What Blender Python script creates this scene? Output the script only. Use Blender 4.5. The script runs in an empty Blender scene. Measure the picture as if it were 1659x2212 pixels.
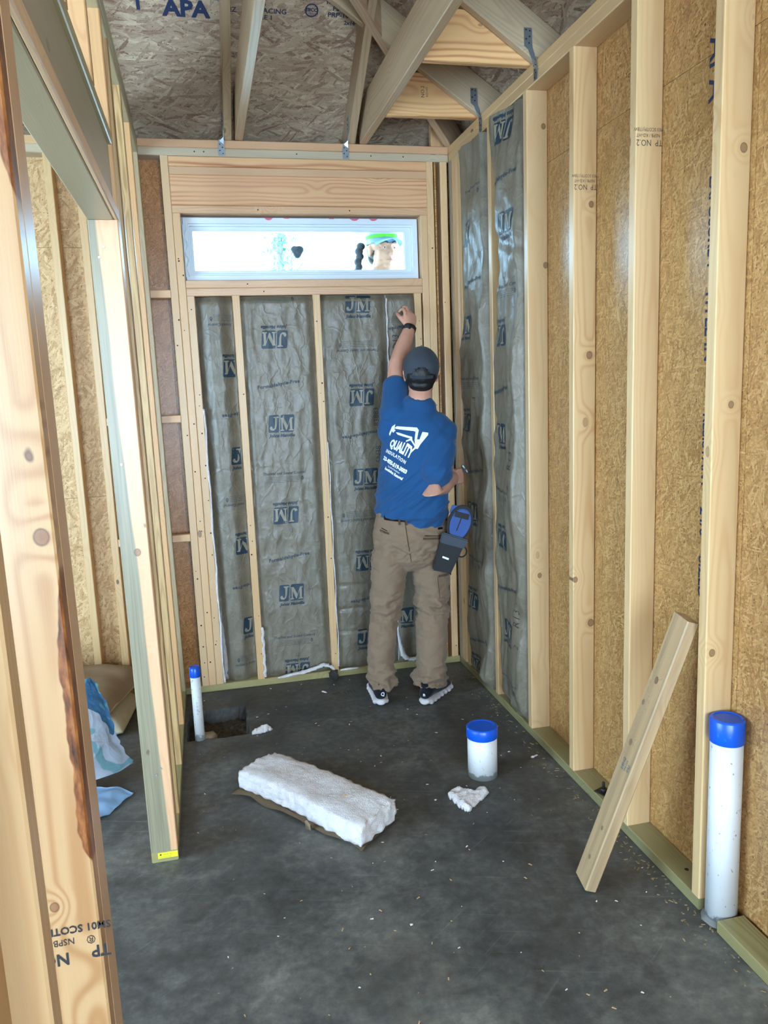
import bpy, bmesh, math, random
from mathutils import Vector, Matrix, noise
from mathutils.bvhtree import BVHTree
import numpy as np

random.seed(7)
SC = bpy.context.scene
COL = SC.collection

# ------------------------------------------------------------------ camera, world, lights, exposure
cam_d = bpy.data.cameras.new('camera')
cam = bpy.data.objects.new('camera', cam_d)
COL.objects.link(cam)
SC.camera = cam
cam_d.sensor_fit = 'HORIZONTAL'
cam_d.sensor_width = 36.0
cam_d.lens = 36.48
cam_d.clip_start = 0.05
cam_d.clip_end = 200
_yaw, _pit, _rol = 0.2216, 0.1631, -0.0393
_f = Vector((math.sin(_yaw) * math.cos(_pit), math.cos(_yaw) * math.cos(_pit), -math.sin(_pit)))
_r = Vector((math.cos(_yaw), -math.sin(_yaw), 0))
_u = _r.cross(_f)
_r2 = _r * math.cos(_rol) + _u * math.sin(_rol)
_u2 = -_r * math.sin(_rol) + _u * math.cos(_rol)
cam.matrix_world = Matrix(((_r2.x, _u2.x, -_f.x, -1.3327), (_r2.y, _u2.y, -_f.y, -4.0755), (_r2.z, _u2.z, -_f.z, 1.5906), (0, 0, 0, 1)))

world = bpy.data.worlds.new('sky')
SC.world = world
world.use_nodes = True
_bg = world.node_tree.nodes['Background']
_bg.inputs['Color'].default_value = (0.42, 0.72, 1.0, 1)
_bg.inputs['Strength'].default_value = 19.0

def area_light(name, loc, target, sx, sy, power, color, spread=180):
    d = bpy.data.lights.new(name, 'AREA')
    d.shape = 'RECTANGLE'; d.size = sx; d.size_y = sy
    d.energy = power; d.color = color
    d.spread = math.radians(spread)
    o = bpy.data.objects.new(name, d)
    COL.objects.link(o)
    o.location = loc
    dv = Vector(target) - Vector(loc)
    o.rotation_euler = dv.to_track_quat('-Z', 'Y').to_euler()
    return o
# daylight entering through the big openings of the shell behind and to the left of the camera
area_light('daylight_front_opening', (-1.7, -6.9, 1.5), (-1.1, 0, 1.1), 3.2, 2.2, 195, (0.98, 0.975, 1.0))
area_light('daylight_left_opening', (-4.4, -2.6, 1.5), (0, -1.6, 1.3), 2.2, 1.7, 34, (0.96, 0.98, 1.0))
_p = area_light('daylight_window_portal', (-0.77, 0.14, 2.285), (-0.77, -1.6, 2.285), 1.1, 0.19, 1, (1, 1, 1))
_p.data.cycles.is_portal = True

SC.cycles.max_bounces = 6; SC.cycles.diffuse_bounces = 5; SC.cycles.glossy_bounces = 3
SC.cycles.caustics_reflective = False; SC.cycles.caustics_refractive = False
SC.view_settings.view_transform = 'Standard'
SC.view_settings.look = 'None'
SC.view_settings.exposure = 0.0
SC.view_settings.gamma = 1.0
SC.view_settings.use_curve_mapping = False

# ------------------------------------------------------------------ helpers
def lin(r, g, b):
    def f(c):
        c /= 255.0
        return c / 12.92 if c <= 0.04045 else ((c + 0.055) / 1.055) ** 2.4
    return (f(r), f(g), f(b), 1.0)

def mesh_obj(name, verts, faces, mat, parent=None, smooth=False, uv=None):
    me = bpy.data.meshes.new(name)
    me.from_pydata([tuple(v) for v in verts], [], faces)
    me.update()
    if mat is not None:
        me.materials.append(mat)
    if smooth:
        me.polygons.foreach_set('use_smooth', [True] * len(me.polygons))
    o = bpy.data.objects.new(name, me)
    COL.objects.link(o)
    if parent is not None:
        o.parent = parent
    return o

def bm_obj(name, bm, mat, parent=None, smooth=False):
    me = bpy.data.meshes.new(name)
    bmesh.ops.recalc_face_normals(bm, faces=bm.faces[:])
    bm.to_mesh(me); bm.free()
    if mat is not None:
        for m in (mat if isinstance(mat, (list, tuple)) else [mat]):
            me.materials.append(m)
    if smooth:
        me.polygons.foreach_set('use_smooth', [True] * len(me.polygons))
    o = bpy.data.objects.new(name, me)
    COL.objects.link(o)
    if parent is not None:
        o.parent = parent
    return o

def empty(name, loc=(0, 0, 0), rz=0.0, label=None, cat=None, group=None, kind=None, parent=None):
    o = bpy.data.objects.new(name, None)
    COL.objects.link(o)
    o.location = loc
    o.rotation_euler = (0, 0, rz)
    o.empty_display_size = 0.1
    if parent is not None: o.parent = parent
    tag(o, label, cat, group, kind)
    return o

def tag(o, label=None, cat=None, group=None, kind=None):
    if label: o['label'] = label
    if cat: o['category'] = cat
    if group: o['group'] = group
    if kind: o['kind'] = kind
    return o

def bbox_bm(bm, x0, x1, y0, y1, z0, z1):
    vs = [bm.verts.new(p) for p in [(x0, y0, z0), (x1, y0, z0), (x1, y1, z0), (x0, y1, z0), (x0, y0, z1), (x1, y0, z1), (x1, y1, z1), (x0, y1, z1)]]
    for f in [(0, 3, 2, 1), (4, 5, 6, 7), (0, 1, 5, 4), (1, 2, 6, 5), (2, 3, 7, 6), (3, 0, 4, 7)]:
        bm.faces.new([vs[i] for i in f])
    return vs

def lumber_mesh(a, b, L, e=0.003, seg=1, bow=0.0, rnd=None, cut0=0.0, cut1=0.0):
    """eased-edge board: local x = thickness a, y = width b, z = length L (base at z 0)"""
    ha, hb = a / 2, b / 2
    prof = [(-ha + e, -hb), (ha - e, -hb), (ha, -hb + e), (ha, hb - e), (ha - e, hb), (-ha + e, hb), (-ha, hb - e), (-ha, -hb + e)]
    vs, fs = [], []
    rnd = rnd or random
    bx, by = rnd.uniform(-bow, bow), rnd.uniform(-bow, bow)
    for k in range(seg + 1):
        t = k / seg
        w = 4 * t * (1 - t)
        for (x, y) in prof:
            z = L * t
            if k == 0: z += cut0 * y
            if k == seg: z += cut1 * y
            vs.append((x + bx * w, y + by * w, z))
    for k in range(seg):
        for i in range(8):
            j = (i + 1) % 8
            fs.append((k * 8 + i, k * 8 + j, (k + 1) * 8 + j, (k + 1) * 8 + i))
    fs.append(tuple(reversed(range(8))))
    fs.append(tuple(seg * 8 + i for i in range(8)))
    return vs, fs

def board(name, base, axis, a, b, L, wdir, mat, parent=None, tint=(1, 1, 1), seg=4, bow=0.001, e=0.003, cut0=0, cut1=0):
    """board whose lower-end centre is at base, running along axis; wdir = direction of its width b"""
    z = Vector(axis).normalized()
    y = Vector(wdir); y = (y - z * y.dot(z)).normalized()
    x = y.cross(z)
    vs, fs = lumber_mesh(a, b, L, e, seg, bow, None, cut0, cut1)
    o = mesh_obj(name, vs, fs, mat)
    m = Matrix(((x.x, y.x, z.x, base[0]), (x.y, y.y, z.y, base[1]), (x.z, y.z, z.z, base[2]), (0, 0, 0, 1)))
    o.matrix_world = m
    if parent is not None:
        o.parent = parent
        o.matrix_parent_inverse = parent_world(parent).inverted()
    o.color = (tint[0], tint[1], tint[2], 1)
    return o

def parent_world(p):
    m = Matrix.LocRotScale(p.location, p.rotation_euler, p.scale) if p.rotation_mode != 'QUATERNION' else p.matrix_world
    if p.parent is not None:
        return parent_world(p.parent) @ m
    return m

def stud(parent, x0, x1, y0, y1, z0, z1, mat, tint=None, name='stud', lean=0.0, **k):
    """axis aligned vertical board in the box"""
    dx, dy = x1 - x0, y1 - y0
    if tint is None: tint = rtint()
    lx = lean
    base = ((x0 + x1) / 2 - lx * z0, (y0 + y1) / 2, z0)
    ax = (-lx, 0, 1)
    L = (z1 - z0)
    if dx < dy:
        return board(name, base, ax, dx, dy, L, (0, 1, 0), mat, parent, tint, **k)
    return board(name, base, ax, dy, dx, L, (1, 0, 0), mat, parent, tint, **k)

def rail(parent, x0, x1, y0, y1, z0, z1, mat, tint=None, name='plate', **k):
    """axis aligned horizontal board, length along the longest horizontal side"""
    dx, dy, dz = x1 - x0, y1 - y0, z1 - z0
    if tint is None: tint = rtint()
    if dx >= dy:
        base = (x0, (y0 + y1) / 2, (z0 + z1) / 2); ax = (1, 0, 0); L = dx
        if dy > dz: return board(name, base, ax, dz, dy, L, (0, 1, 0), mat, parent, tint, **k)
        return board(name, base, ax, dy, dz, L, (0, 0, 1), mat, parent, tint, **k)
    base = ((x0 + x1) / 2, y0, (z0 + z1) / 2); ax = (0, 1, 0); L = dy
    if dx > dz: return board(name, base, ax, dz, dx, L, (1, 0, 0), mat, parent, tint, **k)
    return board(name, base, ax, dx, dz, L, (0, 0, 1), mat, parent, tint, **k)

_tr = random.Random(3)
def rtint(s=0.07):
    v = 1 + _tr.uniform(-s, s)
    return (v, v * (1 + _tr.uniform(-0.02, 0.02)), v * (1 + _tr.uniform(-0.05, 0.03)))

def sstep(a, b, x):
    t = max(0.0, min(1.0, (x - a) / (b - a)))
    return t * t * (3 - 2 * t)

# ------------------------------------------------------------------ node DSL
class NB:
    def __init__(s, name):
        s.mat = bpy.data.materials.new(name)
        s.mat.use_nodes = True
        s.nt = s.mat.node_tree
        s.nt.nodes.clear()
        s.out = s.nt.nodes.new('ShaderNodeOutputMaterial')
    def n(s, typ, ins=None, **props):
        nd = s.nt.nodes.new('ShaderNode' + typ)
        for k, v in props.items():
            setattr(nd, k, v)
        for k, v in (ins or {}).items():
            sock = nd.inputs[k]
            if isinstance(v, bpy.types.NodeSocket):
                s.nt.links.new(v, sock)
            else:
                sock.default_value = v
        return nd
    def m(s, op, a, b=None, c=None, clamp=False):
        ins = {0: a}
        if b is not None: ins[1] = b
        if c is not None: ins[2] = c
        return s.n('Math', ins, operation=op, use_clamp=clamp).outputs[0]
    def v(s, op, a, b=None, scale=None):
        ins = {0: a}
        if b is not None: ins[1] = b
        if scale is not None: ins['Scale'] = scale
        return s.n('VectorMath', ins, operation=op).outputs[0]
    def noise(s, vec, scale, detail=2, rough=0.5, dist=0.0):
        return s.n('TexNoise', {'Vector': vec, 'Scale': scale, 'Detail': detail, 'Roughness': rough, 'Distortion': dist})
    def mix(s, fac, a, b, blend='MIX'):
        nd = s.n('Mix', {0: fac, 6: a, 7: b}, data_type='RGBA', blend_type=blend)
        return nd.outputs[2]
    def ramp(s, fac, stops, interp='LINEAR'):
        nd = s.n('ValToRGB', {0: fac})
        cr = nd.color_ramp
        cr.interpolation = interp
        while len(cr.elements) > 1: cr.elements.remove(cr.elements[-1])
        cr.elements[0].position = stops[0][0]; cr.elements[0].color = stops[0][1]
        for p, c in stops[1:]:
            e = cr.elements.new(p); e.color = c
        return nd.outputs[0]
    def mr(s, val, a, b, c=0.0, d=1.0, smooth=False):
        return s.n('MapRange', {0: val, 1: a, 2: b, 3: c, 4: d}, clamp=True, interpolation_type='SMOOTHSTEP' if smooth else 'LINEAR').outputs[0]
    def finish(s, color, rough=0.6, bump=None, bstr=0.3, bdist=0.002, metallic=0.0, spec=0.5, **extra):
        ins = {'Base Color': color, 'Roughness': rough, 'Metallic': metallic, 'Specular IOR Level': spec}
        ins.update(extra)
        p = s.n('BsdfPrincipled', ins)
        if bump is not None:
            b = s.n('Bump', {'Height': bump, 'Strength': bstr, 'Distance': bdist})
            s.nt.links.new(b.outputs[0], p.inputs['Normal'])
        s.nt.links.new(p.outputs[0], s.out.inputs[0])
        return s.mat

def mat_plain(name, col, rough=0.6, var=0.06, nscale=20, bstr=0.15, metallic=0.0, spec=0.5, **extra):
    b = NB(name)
    tc = b.n('TexCoord').outputs['Object']
    n = b.noise(tc, nscale, 3).outputs[0]
    c = b.mix(n, tuple(x * (1 - var) for x in col[:3]) + (1,), tuple(min(1, x * (1 + var)) for x in col[:3]) + (1,))
    return b.finish(c, rough, n, bstr, 0.002, metallic, spec, **extra)

def mat_wood(name, light, dark, knotcol, contrast=0.5, knots=1.0, rough=0.37, grey=0.0, greycol=None, two=None, bark=None, ring=0.006, freq=1.0, kn=()):
    b = NB(name)
    tc = b.n('TexCoord').outputs['Object']
    oi = b.n('ObjectInfo')
    rnd = oi.outputs['Random']
    off = b.n('CombineXYZ', {0: b.m('MULTIPLY', rnd, 13.7), 1: b.m('MULTIPLY', rnd, 7.3), 2: b.m('MULTIPLY', rnd, 91.0)}).outputs[0]
    vec = b.v('ADD', tc, off)
    sx = b.n('SeparateXYZ', {0: tc})
    # knots
    kv = b.v('MULTIPLY', vec, (6.5, 6.5, 3.6))
    vo = b.n('TexVoronoi', {'Vector': kv, 'Scale': 1.0, 'Randomness': 1.0}, voronoi_dimensions='3D', feature='F1')
    kd = vo.outputs['Distance']
    kdn = b.m('ADD', kd, b.m('MULTIPLY', b.m('SUBTRACT', b.noise(vec, 60, 1).outputs[0], 0.5), 0.02))
    halo = b.mr(kd, 0.0, 0.42, 1.0, 0.0, True)
    knot = b.m('MULTIPLY', b.mr(kdn, 0.052, 0.066, 1.0, 0.0), knots)
    knotrim = b.m('MULTIPLY', b.mr(b.m('ABSOLUTE', b.m('SUBTRACT', kdn, 0.06)), 0.0, 0.012, 1.0, 0.0), knots)
    for (ky, kz, kr) in kn:   # knots that can be pointed at in the photograph
        dx = b.m('SUBTRACT', sx.outputs[1], ky); dz = b.m('MULTIPLY', b.m('SUBTRACT', sx.outputs[2], kz), .85)
        dd = b.m('SQRT', b.m('ADD', b.m('MULTIPLY', dx, dx), b.m('MULTIPLY', dz, dz)))
        halo = b.m('MAXIMUM', halo, b.mr(dd, 0.0, kr * 7, 1.05, 0.0, True))
        knot = b.m('MAXIMUM', knot, b.mr(dd, kr * .92, kr * 1.05, 1.0, 0.0))
        knotrim = b.m('MAXIMUM', knotrim, b.mr(b.m('ABSOLUTE', b.m('SUBTRACT', dd, kr)), 0.0, kr * .22, 1.0, 0.0))
    # growth rings
    n1 = b.noise(b.v('MULTIPLY', vec, (5 * freq, 5 * freq, 1.1 * freq)), 1.0, 2).outputs[0]
    ang = b.m('MULTIPLY', b.m('SUBTRACT', rnd, 0.5), 0.10)
    px = b.m('ADD', sx.outputs[0], b.m('ADD', 0.045, ang))
    py = b.m('ADD', sx.outputs[1], b.m('MULTIPLY', ang, 0.6))
    r = b.m('SQRT', b.m('ADD', b.m('MULTIPLY', px, px), b.m('MULTIPLY', py, py)))
    r = b.m('ADD', r, b.m('MULTIPLY', b.m('SUBTRACT', n1, 0.5), 0.07))
    r = b.m('ADD', r, b.m('MULTIPLY', b.m('MULTIPLY', halo, halo), 0.030))
    rs = b.m('SINE', b.m('MULTIPLY', r, 6.2832 / ring))
    rs = b.m('POWER', b.m('MULTIPLY', b.m('ADD', rs, 1.0), 0.5), 2.2)
    amp = b.mr(b.noise(b.v('MULTIPLY', vec, (9, 9, 1.5)), 1.0, 1).outputs[0], 0.3, 0.75, 0.25, 1.0)
    rs = b.m('MULTIPLY', rs, amp)
    fib = b.noise(b.v('MULTIPLY', vec, (420, 420, 7)), 1.0, 2).outputs[0]
    tone = b.noise(b.v('MULTIPLY', vec, (14, 14, 1.6)), 1.0, 2).outputs[0]
    c = b.mix(b.m('MULTIPLY', rs, contrast, clamp=True), light, dark)
    c = b.mix(b.m('MULTIPLY', b.mr(tone, 0.35, 0.8), 0.45), c, b.mix(0.55, light, dark))
    if two is not None:   # blue-stained sapwood edge: second colour on one side with a wandering boundary
        yb = b.m('ADD', sx.outputs[1], b.m('MULTIPLY', b.m('SUBTRACT', b.noise(b.v('MULTIPLY', tc, (2, 2, 1.5)), 1.0, 2).outputs[0], 0.5), two[2]))
        yb = b.m('ADD', yb, b.m('MULTIPLY', sx.outputs[2], two[3]))
        mk = b.mr(yb, two[1] - 0.002, two[1] + 0.003)
        streak = b.noise(b.v('MULTIPLY', tc, (160, 160, 3)), 1.0, 3).outputs[0]
        c2 = b.mix(b.mr(streak, 0.35, 0.7), two[0], tuple(x * 0.66 for x in two[0][:3]) + (1,))
        c = b.mix(mk, c2, c) if not two[4] else b.mix(mk, c, c2)
    c = b.mix(b.m('MULTIPLY', halo, 0.0), c, knotcol)
    c = b.mix(b.m('MULTIPLY', knot, 0.72), c, knotcol)
    c = b.mix(b.m('MULTIPLY', knotrim, 0.7), c, tuple(x * 0.35 for x in knotcol[:3]) + (1,))
    if greycol is not None:
        st = b.noise(b.v('MULTIPLY', vec, (30, 30, 1.3)), 1.0, 3, 0.6).outputs[0]
        c = b.mix(b.m('MULTIPLY', b.mr(st, 0.4, 0.72), grey), c, greycol)
    if bark is not None:  # wane: bark left along one edge
        bn = b.noise(b.v('MULTIPLY', tc, (1, 1, 9)), 1.0, 3, 0.6).outputs[0]
        zz = sx.outputs[2]
        w1 = b.m('MULTIPLY', b.mr(zz, .86, .98, 0, 1, True), b.mr(zz, 1.22, 1.36, 1, 0, True))
        w2 = b.m('MULTIPLY', b.mr(zz, 1.72, 1.95, 0, 1, True), b.mr(zz, 2.5, 2.7, 1, 0, True))
        edge = b.m('ADD', sx.outputs[1], b.m('MULTIPLY', b.m('SUBTRACT', bn, 0.5), 0.030))
        edge = b.m('ADD', edge, b.m('ADD', b.m('MULTIPLY', w1, .016), b.m('MULTIPLY', w2, .020)))
        mk = b.mr(edge, bark + .0165, bark + 0.0185)
        bc = b.ramp(b.noise(b.v('MULTIPLY', tc, (60, 60, 18)), 1.0, 3, 0.7).outputs[0], [(0.3, lin(48, 26, 14)), (0.5, lin(128, 72, 34)), (0.7, lin(176, 116, 62))])
        c = b.mix(mk, c, bc)
    c = b.mix(b.m('MULTIPLY', b.m('SUBTRACT', fib, 0.3, clamp=True), 0.28), c, b.mix(0.75, c, dark))
    c = b.mix(1.0, c, oi.outputs['Color'], 'MULTIPLY')
    bump = fib
    return b.finish(c, rough, bump, 0.18, 0.001, 0, 0.5)

def mat_osb(name, stops, sx_, sy_, angs, rough=0.5, bstr=0.5, fine=0.5, spec=0.4, grain=0.35):
    """layers of long flakes, each layer turned; at every point the flake with the highest rank lies on top"""
    b = NB(name)
    tc = b.n('TexCoord').outputs['Object']
    oi = b.n('ObjectInfo')
    off = b.n('CombineXYZ', {0: b.m('MULTIPLY', oi.outputs['Random'], 31.0), 1: b.m('MULTIPLY', oi.outputs['Random'], 17.0), 2: 0.0}).outputs[0]
    base = b.v('ADD', tc, off)
    warp = b.noise(base, 5.0, 2).outputs['Color']
    base = b.v('ADD', base, b.v('MULTIPLY', b.v('SUBTRACT', warp, (0.5, 0.5, 0.5)), (0.05, 0.05, 0)))
    best = None; bcol = None; bgr = None
    for i, (a, fs) in enumerate(angs):
        rot = b.n('VectorRotate', {'Vector': base, 'Angle': a}, rotation_type='Z_AXIS').outputs[0]
        q = b.v('MULTIPLY', b.v('ADD', rot, (i * 3.17, i * 1.31, 0)), (sx_ * fs, sy_ * fs, 0))
        jag = b.noise(b.v('MULTIPLY', rot, (20, 20, 1)), 1.0, 2).outputs['Color']
        q = b.v('ADD', q, b.v('MULTIPLY', b.v('SUBTRACT', jag, (0.5, 0.5, 0.5)), (0.13, 0.30, 0)))
        vo = b.n('TexVoronoi', {'Vector': q, 'Scale': 1.0}, voronoi_dimensions='2D', feature='F1', distance='CHEBYCHEV')
        sc = b.n('SeparateColor', {0: vo.outputs['Color']})
        gr = b.noise(b.v('MULTIPLY', rot, (18, 420, 1)), 1.0, 2).outputs[0]
        if best is None:
            best, bcol, bgr = sc.outputs[0], sc.outputs[1], gr
        else:
            gt = b.m('GREATER_THAN', sc.outputs[0], best)
            bcol = b.n('Mix', {0: gt, 2: bcol, 3: sc.outputs[1]}, data_type='FLOAT').outputs[0]
            bgr = b.n('Mix', {0: gt, 2: bgr, 3: gr}, data_type='FLOAT').outputs[0]
            best = b.m('MAXIMUM', best, sc.outputs[0])
    fn = b.noise(b.v('MULTIPLY', base, (1, 1, 0)), 140.0, 3, 0.65).outputs[0]
    t = b.m('ADD', b.m('MULTIPLY', bcol, 1 - fine), b.m('MULTIPLY', b.mr(fn, 0.25, 0.75), fine))
    c = b.ramp(t, stops)
    c = b.mix(b.m('MULTIPLY', b.mr(bgr, 0.4, 0.75), grain), c, tuple(x * 0.55 for x in stops[1][1][:3]) + (1,))
    specks = b.n('TexVoronoi', {'Vector': b.v('MULTIPLY', base, (60, 60, 0)), 'Scale': 1.0}, voronoi_dimensions='2D', feature='F1')
    sp = b.m('MULTIPLY', b.mr(specks.outputs['Distance'], 0.10, 0.16, 1, 0), b.m('GREATER_THAN', b.n('SeparateColor', {0: specks.outputs['Color']}).outputs[0], 0.86))
    c = b.mix(b.m('MULTIPLY', sp, 0.75), c, lin(60, 42, 26))
    c = b.mix(1.0, c, oi.outputs['Color'], 'MULTIPLY')
    bump = b.m('ADD', best, b.m('MULTIPLY', fn, 0.5)) if bstr > .8 else fn
    return b.finish(c, rough, bump, bstr, 0.0015, 0, spec)

# ------------------------------------------------------------------ materials
KN_STAIN = (0.007, 1.049, 0.010); KN_BARK = (0.028, 1.371, 0.0095)
KN_B = [(.0225, 2.154, .009), (.0175, 1.627, .011), (-.0375, .785, .009), (.028, .607, .012)]
KN_D = [(.0225, 2.114, .010), (.0105, 1.461, .008), (-.0245, .765, .009)]
KN_A = [(.0265, 2.539, .009), (.0335, 2.006, .010), (-.0015, .703, .009)]
W_FRESH = mat_wood('pine_fresh', lin(210, 178, 134), lin(190, 144, 96), lin(112, 72, 46), 0.5, 1.25, ring=0.011)
W_KB = mat_wood('pine_knotty', lin(210, 178, 134), lin(186, 138, 90), lin(112, 72, 50), 0.75, 0.6, ring=0.014, kn=KN_B)
W_KD = mat_wood('pine_clear_face', lin(210, 178, 134), lin(190, 144, 96), lin(112, 80, 54), 0.6, 0.6, ring=0.012, kn=KN_D)
W_KA = mat_wood('pine_few_knots', lin(208, 176, 134), lin(188, 142, 96), lin(112, 72, 50), 0.5, 0.4, ring=0.012, kn=KN_A)
W_PALE = mat_wood('pine_pale', lin(214, 178, 136), lin(180, 136, 96), lin(104, 72, 50), 0.45, 1.0)
W_GREY = mat_wood('pine_weathered', lin(188, 170, 142), lin(142, 122, 98), lin(92, 70, 54), 0.55, 0.9, grey=0.5, greycol=lin(150, 144, 126))
W_TRUSS = mat_wood('southern_pine_truss', lin(186, 162, 132), lin(146, 112, 84), lin(84, 56, 42), 0.75, 0.7, ring=0.011, grey=0.3, greycol=lin(150, 138, 120))
W_RED = mat_wood('southern_pine_strong_grain', lin(228, 190, 138), lin(170, 96, 58), lin(96, 56, 40), 0.95, 0.6, ring=0.017)
W_TREAT = mat_wood('pressure_treated_pine', lin(150, 140, 102), lin(112, 102, 68), lin(84, 68, 44), 0.7, 0.7, grey=0.3, greycol=lin(126, 120, 84))
W_HEAD = mat_wood('grey_green_header_lumber', lin(176, 166, 138), lin(144, 130, 104), lin(88, 74, 60), 0.35, 0.6, grey=0.45, greycol=lin(150, 148, 124))
W_STAIN = mat_wood('blue_stained_pine', lin(214, 172, 132), lin(186, 138, 98), lin(112, 70, 46), 0.35, 0.8, two=(lin(140, 136, 112), 0.020, 0.03, 0.020, False), kn=[KN_STAIN])
W_BARK = mat_wood('pine_with_bark_edge', lin(204, 168, 122), lin(176, 130, 84), lin(124, 78, 50), 0.95, 1.2, bark=0.030, ring=0.016, freq=0.7, kn=[KN_BARK, (-.012, .84, .006)])
W_OLD = mat_wood('dirty_offcut_pine', lin(196, 166, 128), lin(150, 118, 84), lin(84, 58, 40), 0.55, 0.5, grey=0.75, greycol=lin(138, 118, 94), kn=[(.0, .705, .009), (.012, .49, .008), (-.008, .2, .006), (.0, .09, .006), (.025, .62, .007)])
W_WANE = mat_wood('rough_barky_pine', lin(196, 164, 118), lin(140, 104, 64), lin(80, 52, 34), 0.9, 1.0, grey=0.7, greycol=lin(110, 84, 56))

R_ = math.radians
OSB_WALL = mat_osb('osb_wall_sheathing', [(0.0, lin(92, 60, 34)), (0.22, lin(150, 106, 60)), (0.6, lin(188, 142, 88)), (1.0, lin(220, 182, 128))], 22, 140,
                   [(R_(90), 1.0), (R_(62), 1.15), (R_(112), 0.9), (R_(35), 1.3), (R_(5), 1.6)], rough=0.30, bstr=0.3, fine=0.5, spec=0.5, grain=.5)
OSB_PALE = mat_osb('osb_pale_sheathing', [(0.0, lin(124, 94, 62)), (0.25, lin(178, 142, 98)), (0.6, lin(206, 172, 126)), (1.0, lin(228, 198, 152))], 18, 80,
                   [(R_(90), 1.0), (R_(50), 1.1), (R_(130), 1.0), (R_(20), 1.2), (R_(70), 1.5)], rough=0.5, bstr=0.4, fine=0.42, spec=0.3, grain=.45)
OSB_ROOF = mat_osb('osb_roof_deck', [(0.0, lin(96, 66, 58)), (0.08, lin(126, 96, 82)), (0.3, lin(166, 142, 122)), (0.75, lin(190, 168, 144)), (1.0, lin(222, 202, 172))], 8.5, 62,
                   [(R_(0), 1.0), (R_(9), 1.1), (R_(-11), 0.9), (R_(24), 1.2), (R_(-28), 1.3), (R_(52), 1.4)], rough=0.75, bstr=0.9, fine=0.28, spec=0.2, grain=0.55)

def mat_concrete():
    b = NB('dark_concrete_slab')
    tc = b.n('TexCoord').outputs['Object']
    n1 = b.noise(tc, 1.3, 5, 0.6).outputs[0]
    n2 = b.noise(b.v('ADD', tc, (7, 3, 1)), 6.0, 5, 0.65, 0.6).outputs[0]
    n3 = b.noise(tc, 220, 3, 0.7).outputs[0]
    t = b.m('ADD', b.m('ADD', b.m('MULTIPLY', n1, 0.5), b.m('MULTIPLY', n2, 0.3)), b.m('MULTIPLY', b.noise(tc, 28, 5, .7).outputs[0], .28))
    c = b.ramp(t, [(0.42, lin(52, 51, 49)), (0.52, lin(74, 73, 70)), (0.6, lin(98, 96, 90)), (0.7, lin(134, 130, 120))])
    br = b.noise(b.v('ADD', tc, (2, 9, 0)), 2.2, 4, 0.6).outputs[0]
    c = b.mix(b.m('MULTIPLY', b.mr(br, 0.55, 0.72), 0.4), c, lin(92, 78, 60))
    # trowel scratches
    rot = b.n('VectorRotate', {'Vector': tc, 'Angle': R_(18)}, rotation_type='Z_AXIS').outputs[0]
    s1 = b.noise(b.v('MULTIPLY', rot, (2.0, 60, 1)), 1.0, 4, 0.7).outputs[0]
    rot2 = b.n('VectorRotate', {'Vector': tc, 'Angle': R_(-38)}, rotation_type='Z_AXIS').outputs[0]
    s2 = b.noise(b.v('MULTIPLY', rot2, (3.0, 80, 1)), 1.0, 4, 0.7).outputs[0]
    sc = b.m('ADD', b.mr(s1, 0.6, 0.72), b.mr(s2, 0.62, 0.74), clamp=True)
    c = b.mix(b.m('MULTIPLY', sc, 0.26), c, lin(138, 136, 128))
    sp = b.mr(n3, 0.66, 0.78)
    c = b.mix(b.m('MULTIPLY', sp, 0.5), c, lin(158, 154, 142))
    dk = b.mr(n3, 0.34, 0.26)
    c = b.mix(b.m('MULTIPLY', dk, 0.5), c, lin(36, 36, 36))
    rg = b.mr(n2, 0.3, 0.7, 0.42, 0.72)
    bump = b.m('ADD', b.m('MULTIPLY', n3, 0.4), b.m('MULTIPLY', n2, 0.6))
    return b.finish(c, rg, bump, 0.25, 0.003, 0, 0.45)
CONCRETE = mat_concrete()

def mat_kraft():
    b = NB('kraft_paper_facing')
    tc = b.n('TexCoord').outputs['Object']
    n = b.noise(tc, 14, 4, 0.6, 0.5).outputs[0]
    r1 = b.noise(b.v('MULTIPLY', tc, (13, 13, 9)), 1.0, 5, 0.55, 1.1).outputs[0]
    ridge = b.m('ABSOLUTE', b.m('SUBTRACT', r1, 0.5))
    ridge = b.mr(ridge, 0.0, 0.05, 1.0, 0.0)
    c = b.mix(n, lin(94, 86, 72), lin(124, 115, 98))
    c = b.mix(b.m('MULTIPLY', ridge, 0.16), c, lin(166, 156, 138))
    f = b.noise(tc, 300, 2).outputs[0]
    c = b.mix(b.m('MULTIPLY', f, 0.15), c, lin(96, 86, 70))
    wv = b.v('ADD', tc, b.v('MULTIPLY', b.v('SUBTRACT', b.noise(tc, 9, 3).outputs['Color'], (0.5, 0.5, 0.5)), (0.10, 0.10, 0.10)))
    vc = b.n('TexVoronoi', {'Vector': b.v('MULTIPLY', wv, (17, 17, 8)), 'Scale': 1.0}, feature='DISTANCE_TO_EDGE')
    vd = b.n('TexVoronoi', {'Vector': b.v('MULTIPLY', wv, (46, 46, 26)), 'Scale': 1.0}, feature='F1')
    cr = b.mr(vc.outputs['Distance'], 0.0, 0.09, 1.0, 0.0)
    bump = b.m('ADD', b.m('ADD', b.m('MULTIPLY', cr, 0.45), b.m('MULTIPLY', vd.outputs['Distance'], 0.55)), b.m('MULTIPLY', n, 1.2))
    return b.finish(c, b.mr(n, 0.3, 0.7, 0.34, 0.48), bump, 0.5, 0.003, 0, 0.55)
KRAFT = mat_kraft()

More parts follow.
